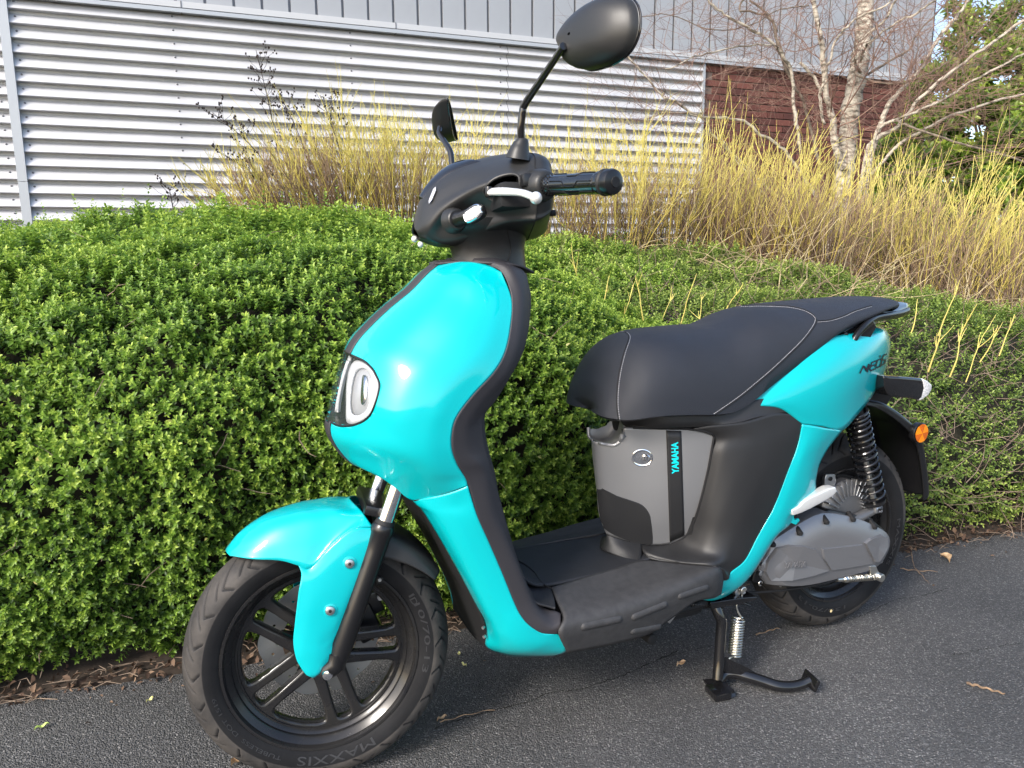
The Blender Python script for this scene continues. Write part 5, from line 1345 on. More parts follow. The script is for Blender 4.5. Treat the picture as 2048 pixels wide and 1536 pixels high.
# each corrugation of a bay is a part: sloping face out to a nose, then a recessed return
def siding(s0, s1, z, mesh=None):
    prof = [(.008, .000), (.030, -.020), (.058, -.068), (.063, -.079), (.060, -.084), (.006, -.088), (.003, -.1107)]
    mb = MB(); vs = []
    for s in (s0, s1):
        for o, dz in prof: vs.append(W(s, z+dz, o))
    k = len(prof); mb.add(vs, [(i, i+1, k+i+1, k+i) for i in range(k-1)])
    return mb
bays = [(-13.0, -7.33), (-7.29, -3.0), (-3.0, -.685)]
for bi, (s0, s1) in enumerate(bays):
    first = None
    for r in range(26):
        z = z_top - r*pitch
        if z < .25: break
        if first is None:
            first = siding(s0+.002, s1-.002, z).build('cladding_rib', M_SIDING, BD, smooth=True, sharp=30); o = first
        else:
            o = first.copy(); COL.objects.link(o); o.location = (0, 0, -r*pitch)
post = MB(); wbox(post, -7.345, -7.275, 1.53, 3.2, .0, .075); post.build('cover_strip', M_POST, BD, smooth=False)
post = MB(); wbox(post, -7.345, -7.275, .2, 1.527, .0, .073); post.build('cover_strip', M_POST, BD, smooth=False)
post = MB(); wbox(post, -.69, -.66, 1.2, 2.955, -.02, .060); post.build('end_strip', M_POST, BD, smooth=False)
scr = MB()
for s in (-7.40, -7.235, -6.07, -4.56, -3.075, -1.6):
    for r in range(24):
        z = z_top - r*pitch - .026
        c = W(s, z, .034); b = tube_mb([c-WN*.006, c+WN*.004, c+WN*.007], [.0085,.0085,.004], 8); scr.add(b.v, b.f)
tag(scr.build('fixing_screw', M_SCREW, BD), kind='stuff')
# flashing between the two claddings
fl = MB(); wbox(fl, -13, S_END, 2.958, 2.990, .0, .085); fl.build('drip_flashing', M_POST, BD, smooth=False)
fl = MB(); wbox(fl, -13, S_END, 2.990, 2.998, .0, .060); fl.build('flashing_joint', M_DARK, BD, smooth=False)
fl = MB(); wbox(fl, -13, S_END, 2.998, 3.048, .0, .080); fl.build('base_flashing', M_FLASH, BD, smooth=False)
for s in (-3.07+3.07-4.28+1.2, ):
    pass
for s in (-5.99, -4.135):
    fb_ = MB(); wbox(fb_, s-.004, s+.004, 2.955, 3.05, .0, .084); fb_.build('flashing_seam', M_SCREW, BD, smooth=False)
# standing seam panels
seam0 = -6.504; ps = .2355
pane = None
for i in range(-26, 50):
    s = seam0 + i*ps
    if s > S_END-ps or s < -13: continue
    if pane is None:
        pane_s = s; mb = MB(); wbox(mb, s+.012, s+ps-.012, 3.048, 4.6, .0, .052)
        pane = mb.build('cladding_panel', M_ZINCP, BD, smooth=False); ribm = MB(); wbox(ribm, s-.0115, s+.0115, 3.060, 4.6, .0, .030); rib = ribm.build('panel_groove', M_SCREW, BD, smooth=False)
    else:
        for src in (pane, rib):
            o = src.copy(); COL.objects.link(o); o.location = WD*(s-pane_s)
core = MB(); wbox(core, -13, S_END, .0, 4.6, -.6, -.002); core.build('wall_core', M_DARK, BD, smooth=False)
# brick wall, set back a little under the cladding
def brick_mat():
    m, n, l, b = new_mat('red_brick')
    oi = n.new('ShaderNodeObjectInfo'); tc = n.new('ShaderNodeTexCoord')
    r = n.new('ShaderNodeValToRGB'); r.color_ramp.elements[0].color = (.080,.026,.020,1); r.color_ramp.elements[1].color = (.165,.055,.040,1)
    l.new(oi.outputs['Random'], r.inputs['Fac'])
    t = n.new('ShaderNodeTexNoise'); t.inputs['Scale'].default_value = 40; t.inputs['Detail'].default_value = 6; l.new(tc.outputs['Object'], t.inputs['Vector'])
    r2 = n.new('ShaderNodeValToRGB'); r2.color_ramp.elements[0].color = (.6,.6,.6,1); r2.color_ramp.elements[1].color = (1.15,1.15,1.15,1)
    l.new(t.outputs['Fac'], r2.inputs['Fac'])
    mx = n.new('ShaderNodeMix'); mx.data_type = 'RGBA'; mx.blend_type = 'MULTIPLY'; mx.inputs['Factor'].default_value = 1
    l.new(r.outputs['Color'], mx.inputs['A']); l.new(r2.outputs['Color'], mx.inputs['B']); l.new(mx.outputs['Result'], b.inputs['Base Color'])
    b.inputs['Roughness'].default_value = .85
    bp = n.new('ShaderNodeBump'); bp.inputs['Strength'].default_value = .6; bp.inputs['Distance'].default_value = .004
    l.new(t.outputs['Fac'], bp.inputs['Height']); l.new(bp.outputs['Normal'], b.inputs['Normal'])
    return m
M_BRICK = brick_mat(); M_MORTAR = mat('mortar', (.17,.13,.11), .95, bump=.8, bscale=200)
mw = MB(); wbox(mw, -.66, S_END, 0, 2.955, -.001, .006); mw.build('mortar_bed', M_MORTAR, BD, smooth=False)
bm0 = box_mb((0,0,0), (.1075,.012,.0325), bevel=.003, seg=1); brick0 = None; nb = 0; rest = MB()
rotW = Matrix.Rotation(-.0746384, 4, 'Z')
for r in range(38):
    z = 2.915 - r*.0752
    for c in range(34):
        s = -.54 + c*.225 + (.1125 if r % 2 else 0)
        if s > S_END-.1: continue
        vis = (z > .95 and s < 2.6)
        if vis and nb < 298:
            if brick0 is None: brick0 = bm0.build('brick', M_BRICK, BD, smooth=False); o = brick0
            else: o = brick0.copy(); COL.objects.link(o)
            o.matrix_world = Matrix.Translation(W(s, z, .008+random.random()*.003)) @ rotW; nb += 1
        else:
            cc = W(s, z, .008); rest.add([rotW.to_3x3() @ v + cc for v in bm0.v], bm0.f)
tag(rest.build('brick_courses', M_BRICK, BD, smooth=False), kind='stuff')

# ---------------- leaves
def leaf_mat(name, c1, c2, c3, rough=.42, trans=.35):
    m, n, l, b = new_mat(name)
    at = n.new('ShaderNodeAttribute'); at.attribute_name = 'tone'
    r = n.new('ShaderNodeValToRGB'); r.color_ramp.elements[0].color = (*c1, 1); r.color_ramp.elements[1].color = (*c3, 1)
    e = r.color_ramp.elements.new(.5); e.color = (*c2, 1)
    l.new(at.outputs['Fac'], r.inputs['Fac']); l.new(r.outputs['Color'], b.inputs['Base Color'])
    b.inputs['Roughness'].default_value = rough; b.inputs['Specular IOR Level'].default_value = .45
    tr_ = n.new('ShaderNodeBsdfTranslucent'); l.new(r.outputs['Color'], tr_.inputs['Color'])
    mx = n.new('ShaderNodeMixShader'); mx.inputs[0].default_value = trans
    l.new(b.outputs[0], mx.inputs[1]); l.new(tr_.outputs[0], mx.inputs[2]); l.new(mx.outputs[0], n['Material Output'].inputs['Surface'])
    return m
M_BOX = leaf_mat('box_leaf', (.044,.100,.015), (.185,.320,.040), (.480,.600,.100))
M_BOX2 = leaf_mat('small_shrub_leaf', (.060,.105,.020), (.190,.280,.048), (.460,.540,.120))
M_LAUREL = leaf_mat('broad_evergreen_leaf', (.060,.110,.014), (.190,.290,.036), (.460,.540,.080), .30)
M_LITTER = leaf_mat('dead_leaf', (.030,.017,.011), (.085,.048,.030), (.230,.150,.095), .8, .1)
M_TWIG = mat('dead_twig', (.28,.21,.155), .85, col2=(.12,.085,.06), vscale=30)
def leafT(L, Wd, fold=.25, curl=.15):
    """leaf along +x, 6 verts, 4 triangles; opened in a shallow V"""
    return np.array([[0,0,0],[L*.38,Wd*.5,Wd*fold],[L*.38,-Wd*.5,Wd*fold],[L*.72,Wd*.42,Wd*fold-L*curl*.4],[L*.72,-Wd*.42,Wd*fold-L*curl*.4],[L,0,-L*curl],[L*.5,0,0]]), \
        np.array([[0,6,1],[0,2,6],[1,6,3],[2,4,6],[3,6,5],[4,5,6]])
def rotm(ax, a):
    ax = ax/np.linalg.norm(ax); K = np.array([[0,-ax[2],ax[1]],[ax[2],0,-ax[0]],[-ax[1],ax[0],0]]); return np.eye(3)+sin(a)*K+(1-cos(a))*K@K
def sprig(rng, nwh, L, Wd, stem, per=2, spread=1.0):
    """a shoot along +z with opposite leaves; returns verts, tris, tone (tips pale)"""
    VV, FF, TT = [], [], []; k = 0; lv, lf = leafT(L, Wd)
    for i in range(nwh):
        t = i/(nwh-1) if nwh > 1 else 1; z = stem*t; az0 = i*1.57+rng.uniform(-.4, .4)
        el = (.15+.75*t)*1.0
        for j in range(per):
            az = az0+2*pi*j/per; e = el+rng.uniform(-.3, .3); s = (1.0-.35*t)*rng.uniform(.8, 1.15)*spread
            R = rotm(np.array([0,0,1.]), az) @ rotm(np.array([0,1.,0]), -e) @ rotm(np.array([1.,0,0]), rng.uniform(-.4, .4))
            VV.append(lv*s @ R.T + np.array([0,0,z])); FF.append(lf+k); k += len(lv)
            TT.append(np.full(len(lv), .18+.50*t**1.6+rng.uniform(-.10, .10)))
    return np.concatenate(VV), np.concatenate(FF), np.concatenate(TT)
def frames(N, rng, up=.5, jit=.45):
    """rotation matrices whose z follows the normal, bent upwards, with jitter"""
    Z = N + np.array([0,0,up]) + rng.normal(size=N.shape)*jit; Z /= np.linalg.norm(Z, axis=1)[:, None]
    X = rng.normal(size=N.shape); X -= Z*(X*Z).sum(1)[:, None]; X /= np.linalg.norm(X, axis=1)[:, None]
    Y = np.cross(Z, X); return np.stack([X, Y, Z], -1)
def foliage(name, P, N, sprigs, m, rng, scl=(.8, 1.25), up=.5, jit=.45, tone_j=.12, parent=None, tone=None):
    VV, FF, TT = [], [], []; k = 0
    idx = rng.integers(0, len(sprigs), len(P))
    for si, (sv, sf, stt) in enumerate(sprigs):
        sel = np.where(idx == si)[0]
        if len(sel) == 0: continue
        R = frames(N[sel], rng, up, jit); s = rng.uniform(scl[0], scl[1], len(sel))
        V, Fc = scatter_mesh('', sv, sf, P[sel], R, s, None)
        t = np.tile(stt, len(sel)) + np.repeat(rng.normal(size=len(sel))*tone_j, len(sv))
        if tone is not None: t = t + np.repeat(tone[sel], len(sv))
        VV.append(V); FF.append(Fc+k); TT.append(t); k += len(V)
    V = np.concatenate(VV); Fc = np.concatenate(FF); T = np.clip(np.concatenate(TT), 0, 1)
    me = np_mesh(name, V, Fc); o = link(name, me, m, parent, smooth=False)
    a = me.attributes.new('tone', 'FLOAT', 'POINT'); a.data.foreach_set('value', T.astype(np.float32))
    return tag(o, kind='stuff')
def vnoise(x, y, z=0, seed=0):
    """cheap smooth lumps, about -1..1"""
    r = 0
    rs = np.random.default_rng(seed)
    for k in range(7):
        d = rs.normal(size=3); d /= np.linalg.norm(d); f = rs.uniform(.7, 1.5); p = rs.uniform(0, 6.28)
        r = r + np.sin((x*d[0]+y*d[1]+z*d[2])*f*6.28+p)
    return r/3.2
def sm(t): t = np.clip(t, 0, 1); return t*t*(3-2*t)
PL = np.array([(.12,.015),(.055,.10),(.015,.30),(.00,.50),(.02,.66),(.08,.79),(.22,.885),(.48,.945),(.95,.975),(1.7,1.015),(2.9,1.05)])
PR = np.array([(.12,.015),(.05,.09),(.03,.20),(.07,.32),(.14,.44),(.25,.55),(.45,.66),(.80,.73),(1.5,.79),(2.6,.84),(4.2,.86)])
sL = np.concatenate([[0], np.cumsum(np.hypot(*np.diff(PL, axis=0).T))]); sR = np.concatenate([[0], np.cumsum(np.hypot(*np.diff(PR, axis=0).T))])
def hedge_pt(x, u, w=None):
    """u in 0..1 along the profile; w blends from the left (0) to the right (1) section"""
    if w is None: w = sm((x-.55)/1.0)
    U = u**1.55
    a = np.stack([np.interp(U*sL[-1], sL, PL[:, 0]), np.interp(U*sL[-1], sL, PL[:, 1])], -1)
    b = np.stack([np.interp(U*sR[-1], sR, PR[:, 0]), np.interp(U*sR[-1], sR, PR[:, 1])], -1)
    q = a*(1-w)[:, None]+b*w[:, None]
    y = .44-.115*x + q[:, 0]; z = q[:, 1]
    z = z + .045*np.exp(-((x-.15)/.5)**2)*np.clip(z, 0, 1)**3 - .05*sm((-x-.3)/.8)*np.clip(z, 0, 1)**3
    z = z + .15*np.exp(-((x-1.9)/1.1)**2)*sm((q[:, 0]-.9)/1.3)
    z = z - .24*sm((x-2.6)/1.6)*sm((q[:, 0]-.25)/.7)
    return np.stack([x, y, z], -1)
def hedge_sample(n, x0, x1, u0, u1, rng, depth=.0):
    x = rng.uniform(x0, x1, n*3); u = rng.uniform(u0, u1, n*3)
    P = hedge_pt(x, u); e = 1e-3
    Px = hedge_pt(x+e, u)-P; Pu = hedge_pt(x, np.clip(u+e, 0, 1))-P
    Nn = np.cross(Px, Pu)
    ar = np.linalg.norm(Nn, axis=1); keep = rng.uniform(0, np.percentile(ar, 97), n*3) < ar
    P, Nn, x = P[keep][:n], Nn[keep][:n], x[keep][:n]
    Nn /= np.linalg.norm(Nn, axis=1)[:, None]+1e-9
    lump = .034*vnoise(P[:, 0]*1.6, P[:, 1]*1.6, P[:, 2]*1.6, 3)+.020*vnoise(P[:, 0]*5, P[:, 1]*5, P[:, 2]*5, 5)
    low = np.clip(P[:, 2]/.12, 0, 1)
    lump = lump*(1+.5*sm((u[keep][:n]-.45)/.2))
    P = P + Nn*(lump*low*1.1 - depth*rng.uniform(.3, 1, len(P)))[:, None]
    return P, Nn, lump
rg = np.random.default_rng(5)
spr_box = [sprig(rg, 5, .0148, .0066, .026, 3) for _ in range(9)]
spr_box_far = [sprig(rg, 4, .019, .0082, .034, 3) for _ in range(5)]
spr_small = [sprig(rg, 5, .0140, .0068, .036, 2) for _ in range(7)]
def thin(P, Nn, t, maxd=None):
    """drop what lies far outside the view"""
    v = P - np.array(CAM); z = v @ np.array(FWD); x = v @ np.array(RIGHT)/z; y = v @ np.array(DOWN)/z
    k = (z > .3) & (np.abs(x) < 1.35) & (np.abs(y) < .95)
    return P[k], Nn[k], t[k]
HG = tag(empty('box_hedge'), 'dense clipped green hedge running along the path behind the front wheel', 'hedge')
def add_fol(par, n, x0, x1, u0, u1, depth, spr, m, scl=(.8, 1.2), tb=0.0, up=.5):
    P, Nn, lp = hedge_sample(n, x0, x1, u0, u1, rg, depth); P, Nn, lp = thin(P, Nn, lp)
    P[:, 2] = np.maximum(P[:, 2], .012)
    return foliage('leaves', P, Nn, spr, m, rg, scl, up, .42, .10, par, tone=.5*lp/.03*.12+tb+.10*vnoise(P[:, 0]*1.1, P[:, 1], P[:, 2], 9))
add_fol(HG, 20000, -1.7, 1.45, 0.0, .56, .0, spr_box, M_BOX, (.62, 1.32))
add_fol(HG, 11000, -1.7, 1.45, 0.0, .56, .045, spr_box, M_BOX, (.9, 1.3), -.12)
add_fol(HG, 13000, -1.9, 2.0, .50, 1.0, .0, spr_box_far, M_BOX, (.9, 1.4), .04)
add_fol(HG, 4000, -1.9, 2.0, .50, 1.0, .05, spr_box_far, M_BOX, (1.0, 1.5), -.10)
HG2 = tag(empty('loose_shrub'), 'looser low small-leaved shrub behind the seat and rear wheel with bare twigs showing', 'shrub')
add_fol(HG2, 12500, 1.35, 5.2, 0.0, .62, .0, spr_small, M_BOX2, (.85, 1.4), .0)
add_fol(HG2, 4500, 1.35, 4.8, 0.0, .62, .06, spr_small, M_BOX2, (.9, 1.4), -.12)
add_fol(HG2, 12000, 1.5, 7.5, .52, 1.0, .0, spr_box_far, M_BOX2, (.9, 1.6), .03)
P, Nn, lp = hedge_sample(420, -1.6, 1.9, .46, .9, rg, -.03); P, Nn, lp = thin(P, Nn, lp)
foliage('young_shoots', P, np.tile([0, -.1, 1.], (len(P), 1)), [sprig(rg, 8, .015, .0065, .075, 2) for _ in range(5)], M_BOX, rg, (.7, 1.3), .4, .25, .08, HG, tone=np.full(len(P), .10))
# dark woody heart of the hedges
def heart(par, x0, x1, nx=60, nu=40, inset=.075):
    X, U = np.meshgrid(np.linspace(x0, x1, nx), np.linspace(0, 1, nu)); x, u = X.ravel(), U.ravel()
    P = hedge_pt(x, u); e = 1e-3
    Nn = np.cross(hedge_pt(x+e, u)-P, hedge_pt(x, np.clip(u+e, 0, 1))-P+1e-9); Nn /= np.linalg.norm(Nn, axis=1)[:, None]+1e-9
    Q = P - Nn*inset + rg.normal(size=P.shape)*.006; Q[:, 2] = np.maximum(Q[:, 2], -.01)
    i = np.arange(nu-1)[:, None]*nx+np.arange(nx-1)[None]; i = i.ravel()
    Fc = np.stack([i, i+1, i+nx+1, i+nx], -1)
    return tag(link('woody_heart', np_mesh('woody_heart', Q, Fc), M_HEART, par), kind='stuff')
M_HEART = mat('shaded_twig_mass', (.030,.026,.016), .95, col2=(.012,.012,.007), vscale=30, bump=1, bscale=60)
heart(HG, -2.2, 1.6); heart(HG2, 1.4, 5.2)
# bare twigs inside both
def twigs(par, n, x0, x1, u0, u1, L, rad, m, name, rng, upb=.2, depth=(.0, .05)):
    x = rng.uniform(x0, x1, n); u = rng.uniform(u0, u1, n); P = hedge_pt(x, u)
    mb = MB()
    for p in P:
        q = Vector(p) + Vector((0, rng.uniform(*depth), -rng.uniform(0, .02))); d = Vector((rng.normal(), rng.normal()*.5-.3, rng.normal()*.5+upb)).normalized()
        l_ = L*rng.uniform(.5, 1.4); pts = [q]
        for k in range(4):
            d = (d+Vector(rng.normal(size=3))*.28).normalized(); pts.append(pts[-1]+d*(l_/4))
        b = tube_mb(pts, [rad, rad*.9, rad*.75, rad*.6, rad*.4], 4, cap=False); mb.add(b.v, b.f)
    return tag(mb.build(name, m, par, smooth=False), kind='stuff')
twigs(HG, 260, -1.3, 1.3, .05, .6, .10, .0014, M_TWIG, 'bare_twigs', rg, depth=(-.01, .05))
twigs(HG2, 1500, 1.5, 4.2, .05, .75, .20, .0015, M_TWIG, 'bare_twigs', rg, depth=(-.03, .05))
M_STRAW = mat('straw_twig', (.52,.44,.24), .8, col2=(.24,.16,.10), vscale=12)
twigs(HG2, 650, 2.2, 5.0, .42, .98, .55, .0021, M_STRAW, 'straggling_stems', rg, upb=.35, depth=(-.05, .03))
# pale yellow leaves here and there in the hedge
M_YLEAF = leaf_mat('yellowed_leaf', (.42,.36,.08), (.60,.55,.16), (.75,.72,.30), .5)
P, Nn, lp = hedge_sample(70, -1.3, 1.3, .0, .5, rg, -.015)
foliage('yellowed_leaves', P, Nn, [sprig(rg, 1, .024, .011, .0, 1) for _ in range(3)], M_YLEAF, rg, parent=HG)

# ---------------- leaf litter and things lying about
def litter_sprig(rng, L):
    lv, lf = leafT(L, L*.5, rng.uniform(.1, .5), rng.uniform(-.4, .5)); return lv, lf, np.full(len(lv), rng.uniform(.1, .9))
lt = [litter_sprig(rg, .03) for _ in range(8)]
n_ = 1700; lx = rg.uniform(-1.6, 4.0, n_); ly = .44-.115*lx + np.abs(rg.normal(size=n_))*.055-.018
P = np.stack([lx, ly, rg.uniform(.001, .014, n_)], 1); Nn = np.tile([0, 0, 1.], (n_, 1))
tag(foliage('leaf_litter', P, Nn+rg.normal(size=Nn.shape)*.8, lt, M_LITTER, rg, (.25, .85), 0, .8, .3), kind='stuff')
n_ = 160; lx = rg.uniform(-1.0, 3.4, n_); ly = .44-.115*lx - np.abs(rg.normal(size=n_))*.10
P = np.stack([lx, ly, rg.uniform(.001, .004, n_)], 1)
foliage('leaf_crumbs', P, np.tile([0,0,1.], (n_,1)), lt, M_LITTER, rg, (.12, .5), 0, .3, .3)
mb = MB()
for i in range(420):
    x = random.uniform(-1.4, 3.6); y = y_edge(x)+random.uniform(-.05, .08); a = random.uniform(0, pi); L = random.uniform(.02, .10); z = random.uniform(.002, .02)
    p0 = Vector((x, y, z)); p1 = p0+Vector((cos(a)*L*.5, sin(a)*L*.3, random.uniform(-.004, .012))); p2 = p0+Vector((cos(a+.2)*L, sin(a+.2)*L*.6, .001))
    b = tube_mb([p0, p1, p2], [.0011,.0010,.0006], 4, cap=False); mb.add(b.v, b.f)
tag(mb.build('litter_twigs', M_TWIG, None, smooth=False), kind='stuff')
M_FALL = mat('fallen_leaf_tan', (.62,.44,.26), .7, col2=(.35,.22,.12), vscale=60)
M_FALLG = mat('fallen_leaf_green', (.50,.62,.16), .6)
M_FALLY = mat('fallen_leaf_yellow', (.70,.66,.28), .6)
def fallen(px, py, L, Wd, az, m, label, curl=.2, cat='leaf'):
    c = AZ(px, py, .002); g = []
    for i in range(9):
        t = i/8; w = Wd*sin(pi*min(1, t*1.02))**.8*.5; zz = .002+L*curl*sin(pi*t)*.5+ .003*sin(t*9)
        g.append([Vector((L*(t-.5), s_*w, zz+abs(s_)*Wd*.35)) for s_ in (-1, -.5, 0, .5, 1)])
    R = Matrix.Rotation(az, 3, 'Z'); g = [[R @ v + c for v in r] for r in g]
    return tag(grid_mb(g).build('fallen_leaf', m, None), label, cat)
fallen(84,1457,.028,.009,radians(20),M_FALLG,'fresh green leaf lying alone on the asphalt near the lower left corner')
fallen(300,1403,.020,.008,radians(40),M_FALLY,'pale yellow leaf on the asphalt just left of the front tyre')
fallen(928,1332,.018,.007,radians(110),M_FALLY,'small yellow-green leaf on the asphalt right of the front tyre')
fallen(1362,1331,.030,.013,radians(10),M_FALL,'curled tan leaf beside the crack, left of the stand leg')
fallen(884,1440,.026,.009,radians(15),M_FALL,'narrow tan leaf at the crack just right of the front tyre')
fallen(918,1310,.012,.007,radians(60),M_FALLY,'tiny yellow leaf nearest the dark splash panel')
fallen(1890,1122,.045,.034,radians(70),M_FALL,'large curled brown leaf on the asphalt edge right of the rear wheel',.5)
fallen(475,1527,.030,.020,radians(35),M_FALL,'reddish brown leaf under the bottom of the front tyre')
fallen(745,1312,.016,.010,radians(20),M_FALLY,'bright yellow leaf on the ground seen through the front wheel spokes')
fallen(1770,1103,.030,.014,radians(-30),M_FALL,'pale dry leaf by the soil edge next to the rear tyre')
def stick(pts, r, label):
    P = cr([AZ(x, y, .004) for x, y in pts], 5); n = len(P)
    for i, p in enumerate(P): p.z += .002*sin(i*1.7)+.002
    return tag(tube_mb(P, [r*(1-.5*i/n)*(1+.15*sin(i*2.1)) for i in range(n)], 8).build('twig', M_TWIG2, None), label, 'twig')
M_TWIG2 = mat('broken_twig', (.30,.20,.12), .8, col2=(.13,.09,.06), vscale=60)
stick([(1933,1368),(1955,1373),(1985,1382),(2010,1389)], .0032, 'short broken brown twig lying on the asphalt at the right')
stick([(1822,1098),(1824,1115),(1829,1135),(1842,1150),(1858,1168)], .0018, 'thin bent twig on the asphalt just right of the rear tyre')
stick([(1800,1138),(1830,1142),(1875,1144)], .0018, 'thin straight twig lying level near the rear tyre')
stick([(1512,1271),(1540,1262),(1558,1257)], .0020, 'pale twig on the asphalt behind the stand spring')
stick([(880,1446),(930,1432),(990,1420)], .0013, 'long thin dark twig lying in the crack right of the front tyre')

# ---------------- yellow-stemmed dogwood
M_DOG = leaf_mat('yellow_stem', (.15,.095,.045), (.46,.36,.085), (.68,.60,.16), .6, .05)
M_DOGOLD = leaf_mat('old_stem', (.055,.032,.022), (.20,.13,.085), (.40,.29,.18), .8, .02)
def stems(name, base, n, H, spread, lean, rad, m, rng, parent, tone0=.1, tone1=.95, fork=.5, baser=.12):
    VV, FF, TT = [], [], []; k = 0; SEG = 5; NS = 7
    def one(p, d, L, r, t0, t1):
        nonlocal k
        pts = [np.array(p)]; dd = np.array(d)
        for i in range(NS-1):
            dd = dd + rng.normal(size=3)*.085 + np.array([0,0,.03]); dd /= np.linalg.norm(dd); pts.append(pts[-1]+dd*L/(NS-1))
        mbt = tube_mb([Vector(q) for q in pts], [r*(1-.62*i/(NS-1)) for i in range(NS)], SEG, cap=False)
        V = np.array([tuple(v) for v in mbt.v]); VV.append(V); FF.append(np.array(mbt.f)+k); k += len(V)
        TT.append(np.repeat(np.linspace(t0, t1, NS), SEG)+rng.normal()*.06)
        return pts, dd
    for _ in range(n):
        a = rng.uniform(0, 2*pi); rr = baser*sqrt(rng.uniform(0, 1))
        p = np.array([base[0]+rr*cos(a), base[1]+rr*sin(a)*.7, base[2]])
        tilt = abs(rng.normal())*spread; d = np.array([cos(a)*tilt+lean[0], sin(a)*tilt+lean[1], 1.0]); d /= np.linalg.norm(d)
        L = H*rng.uniform(.72, 1.12); pts, dd = one(p, d, L, rad*rng.uniform(.7, 1.2), tone0, tone1)
        if rng.uniform() < .75:      # opposite forks near the tip
            i = int(rng.integers(3, NS-1)); sd_ = np.cross(dd, rng.normal(size=3)); sd_ /= np.linalg.norm(sd_)
            t_ = tone0+(tone1-tone0)*i/(NS-1)
            for sg2 in (1, -1):
                d2 = dd+sd_*sg2*rng.uniform(.25, .5)+np.array([0,0,.15]); d2 /= np.linalg.norm(d2); one(pts[i], d2, L*rng.uniform(.16, .34), rad*.6, t_, tone1)
        nf = rng.poisson(fork*2)
        for q in range(nf):
            i = rng.integers(2, NS-1); d2 = dd+rng.normal(size=3)*.38; d2[2] = abs(d2[2])+.2; d2 /= np.linalg.norm(d2)
            t_ = tone0+(tone1-tone0)*i/(NS-1)
            one(pts[i], d2, L*rng.uniform(.2, .45), rad*.55, t_, tone1)
    V = np.concatenate(VV); Fc = np.concatenate(FF); T = np.clip(np.concatenate(TT), 0, 1)
    me = np_mesh(name, V, Fc); o = link(name, me, m, parent, smooth=True)
    at_ = me.attributes.new('tone', 'FLOAT', 'POINT'); at_.data.foreach_set('value', T.astype(np.float32)); return tag(o, kind='stuff')
rd_ = np.random.default_rng(21)
def dog(px, py, depth, H, n, spread, lean, label, old=.35, tall=None, baser=.18, rad=.0034):
    b = AD(px, py, depth); e = tag(empty('dogwood_shrub', b), label, 'shrub', 'yellow-stemmed shrubs between hedge and building')
    def loc(o): o.parent = e; o.matrix_parent_inverse = Matrix.Translation(-b)
    s1_ = stems('stems', tuple(b), n, H, spread, lean, rad, M_DOG, rd_, None, .22, .95, .8, baser); loc(s1_)
    s2_ = stems('old_stems', tuple(b), int(n*old*1.7), H*.78, spread*1.25, lean, rad*.75, M_DOGOLD, rd_, None, .1, .8, 1.3, baser); loc(s2_)
dog(500,455,4.3,0.39,37,0.62,(-.15,0),'low sparse yellow-stemmed shrub at the left end of the row',.8)
dog(600,470,4.2,0.57,66,0.53,(-.35,0),'yellow-stemmed shrub with dark tips leaning left before the silver cladding',1.0)
dog(700,470,4.2,0.68,87,0.45,(-.12,0),'dense yellow-stemmed shrub left of the small far mirror',.8)
dog(810,475,4.2,0.64,87,0.41,(.0,0),'dense yellow-stemmed shrub standing behind the cowl nose',.5)
dog(930,500,4.3,0.72,63,0.38,(.05,0),'yellow-stemmed shrub behind the two mirror stems',.5)
dog(1110,505,4.4,0.67,57,0.38,(.02,0),'yellow-stemmed shrub right behind the handlebar grip',.5,baser=.22)
dog(1230,525,4.5,0.74,70,0.38,(.0,0),'yellow-stemmed shrub under the end of the large mirror',.6,baser=.24)
dog(1330,520,4.6,0.79,70,0.40,(.05,0),'yellow-stemmed shrub in front of the corner of cladding and brick',.7,baser=.24)
dog(1440,540,4.7,0.79,72,0.40,(.1,0),'yellow-stemmed shrub in front of the left part of the brick wall',.9,baser=.24)
dog(1540,560,4.7,0.77,72,0.43,(.1,0),'yellow-stemmed shrub just left of the birch trunk',1.0,baser=.24)
dog(1640,590,4.6,0.79,66,0.45,(.22,0),'yellow-stemmed shrub at the foot of the birch trunk leaning right',1.2,baser=.22)
dog(1760,600,4.8,0.91,48,0.45,(.05,0),'upright thin yellow-stemmed shrub right of the birch trunk',.9,baser=.12)
dog(1850,650,4.6,0.97,66,0.47,(.30,0),'yellow-stemmed shrub before the broad-leaved evergreen, stems leaning right',1.2,baser=.22)
dog(1960,690,4.5,0.97,66,0.50,(.35,0),'yellow-stemmed shrub second from the right edge above the bare soil',1.3,baser=.24)
dog(2060,730,4.4,0.97,57,0.50,(.25,0),'rightmost yellow-stemmed shrub cut by the edge of the view',1.3,baser=.24)
# thin shoots of the same kind coming up through the low shrub
b = AD(1500,640,3.4); sh = tag(empty('young_dogwood_shoots', b), 'scattered single yellow shoots poking up through the low shrub behind the seat', 'shoots')
VVm = []
for px, py, hp, ln in ((1170,640,150,-.1),(1205,600,80,.1),(1240,640,90,.2),(1290,640,110,-.3),(1310,655,90,.4),(1360,640,100,.2),(1180,735,120,-.05),(1395,640,80,.1),(1450,610,60,.3),(1860,720,110,.5),(1900,730,120,.45),(1935,740,130,.5),(1880,650,90,.4),(1960,700,100,.6),(2000,690,110,.5),(1820,650,80,.6),(1920,660,90,.5)):
    dp = 2.45 if py > 690 else 2.75
    p = AD(px, py, dp); L = hp/F_PX*dp
    o = stems('shoot', tuple(p-Vector((0,0,.04))), 1, L*1.1, .02, (ln, 0), .0030, M_DOG, rd_, None, .6, .95, .6, .005); o.parent = sh; o.matrix_parent_inverse = Matrix.Translation(-b)
    del o['kind']

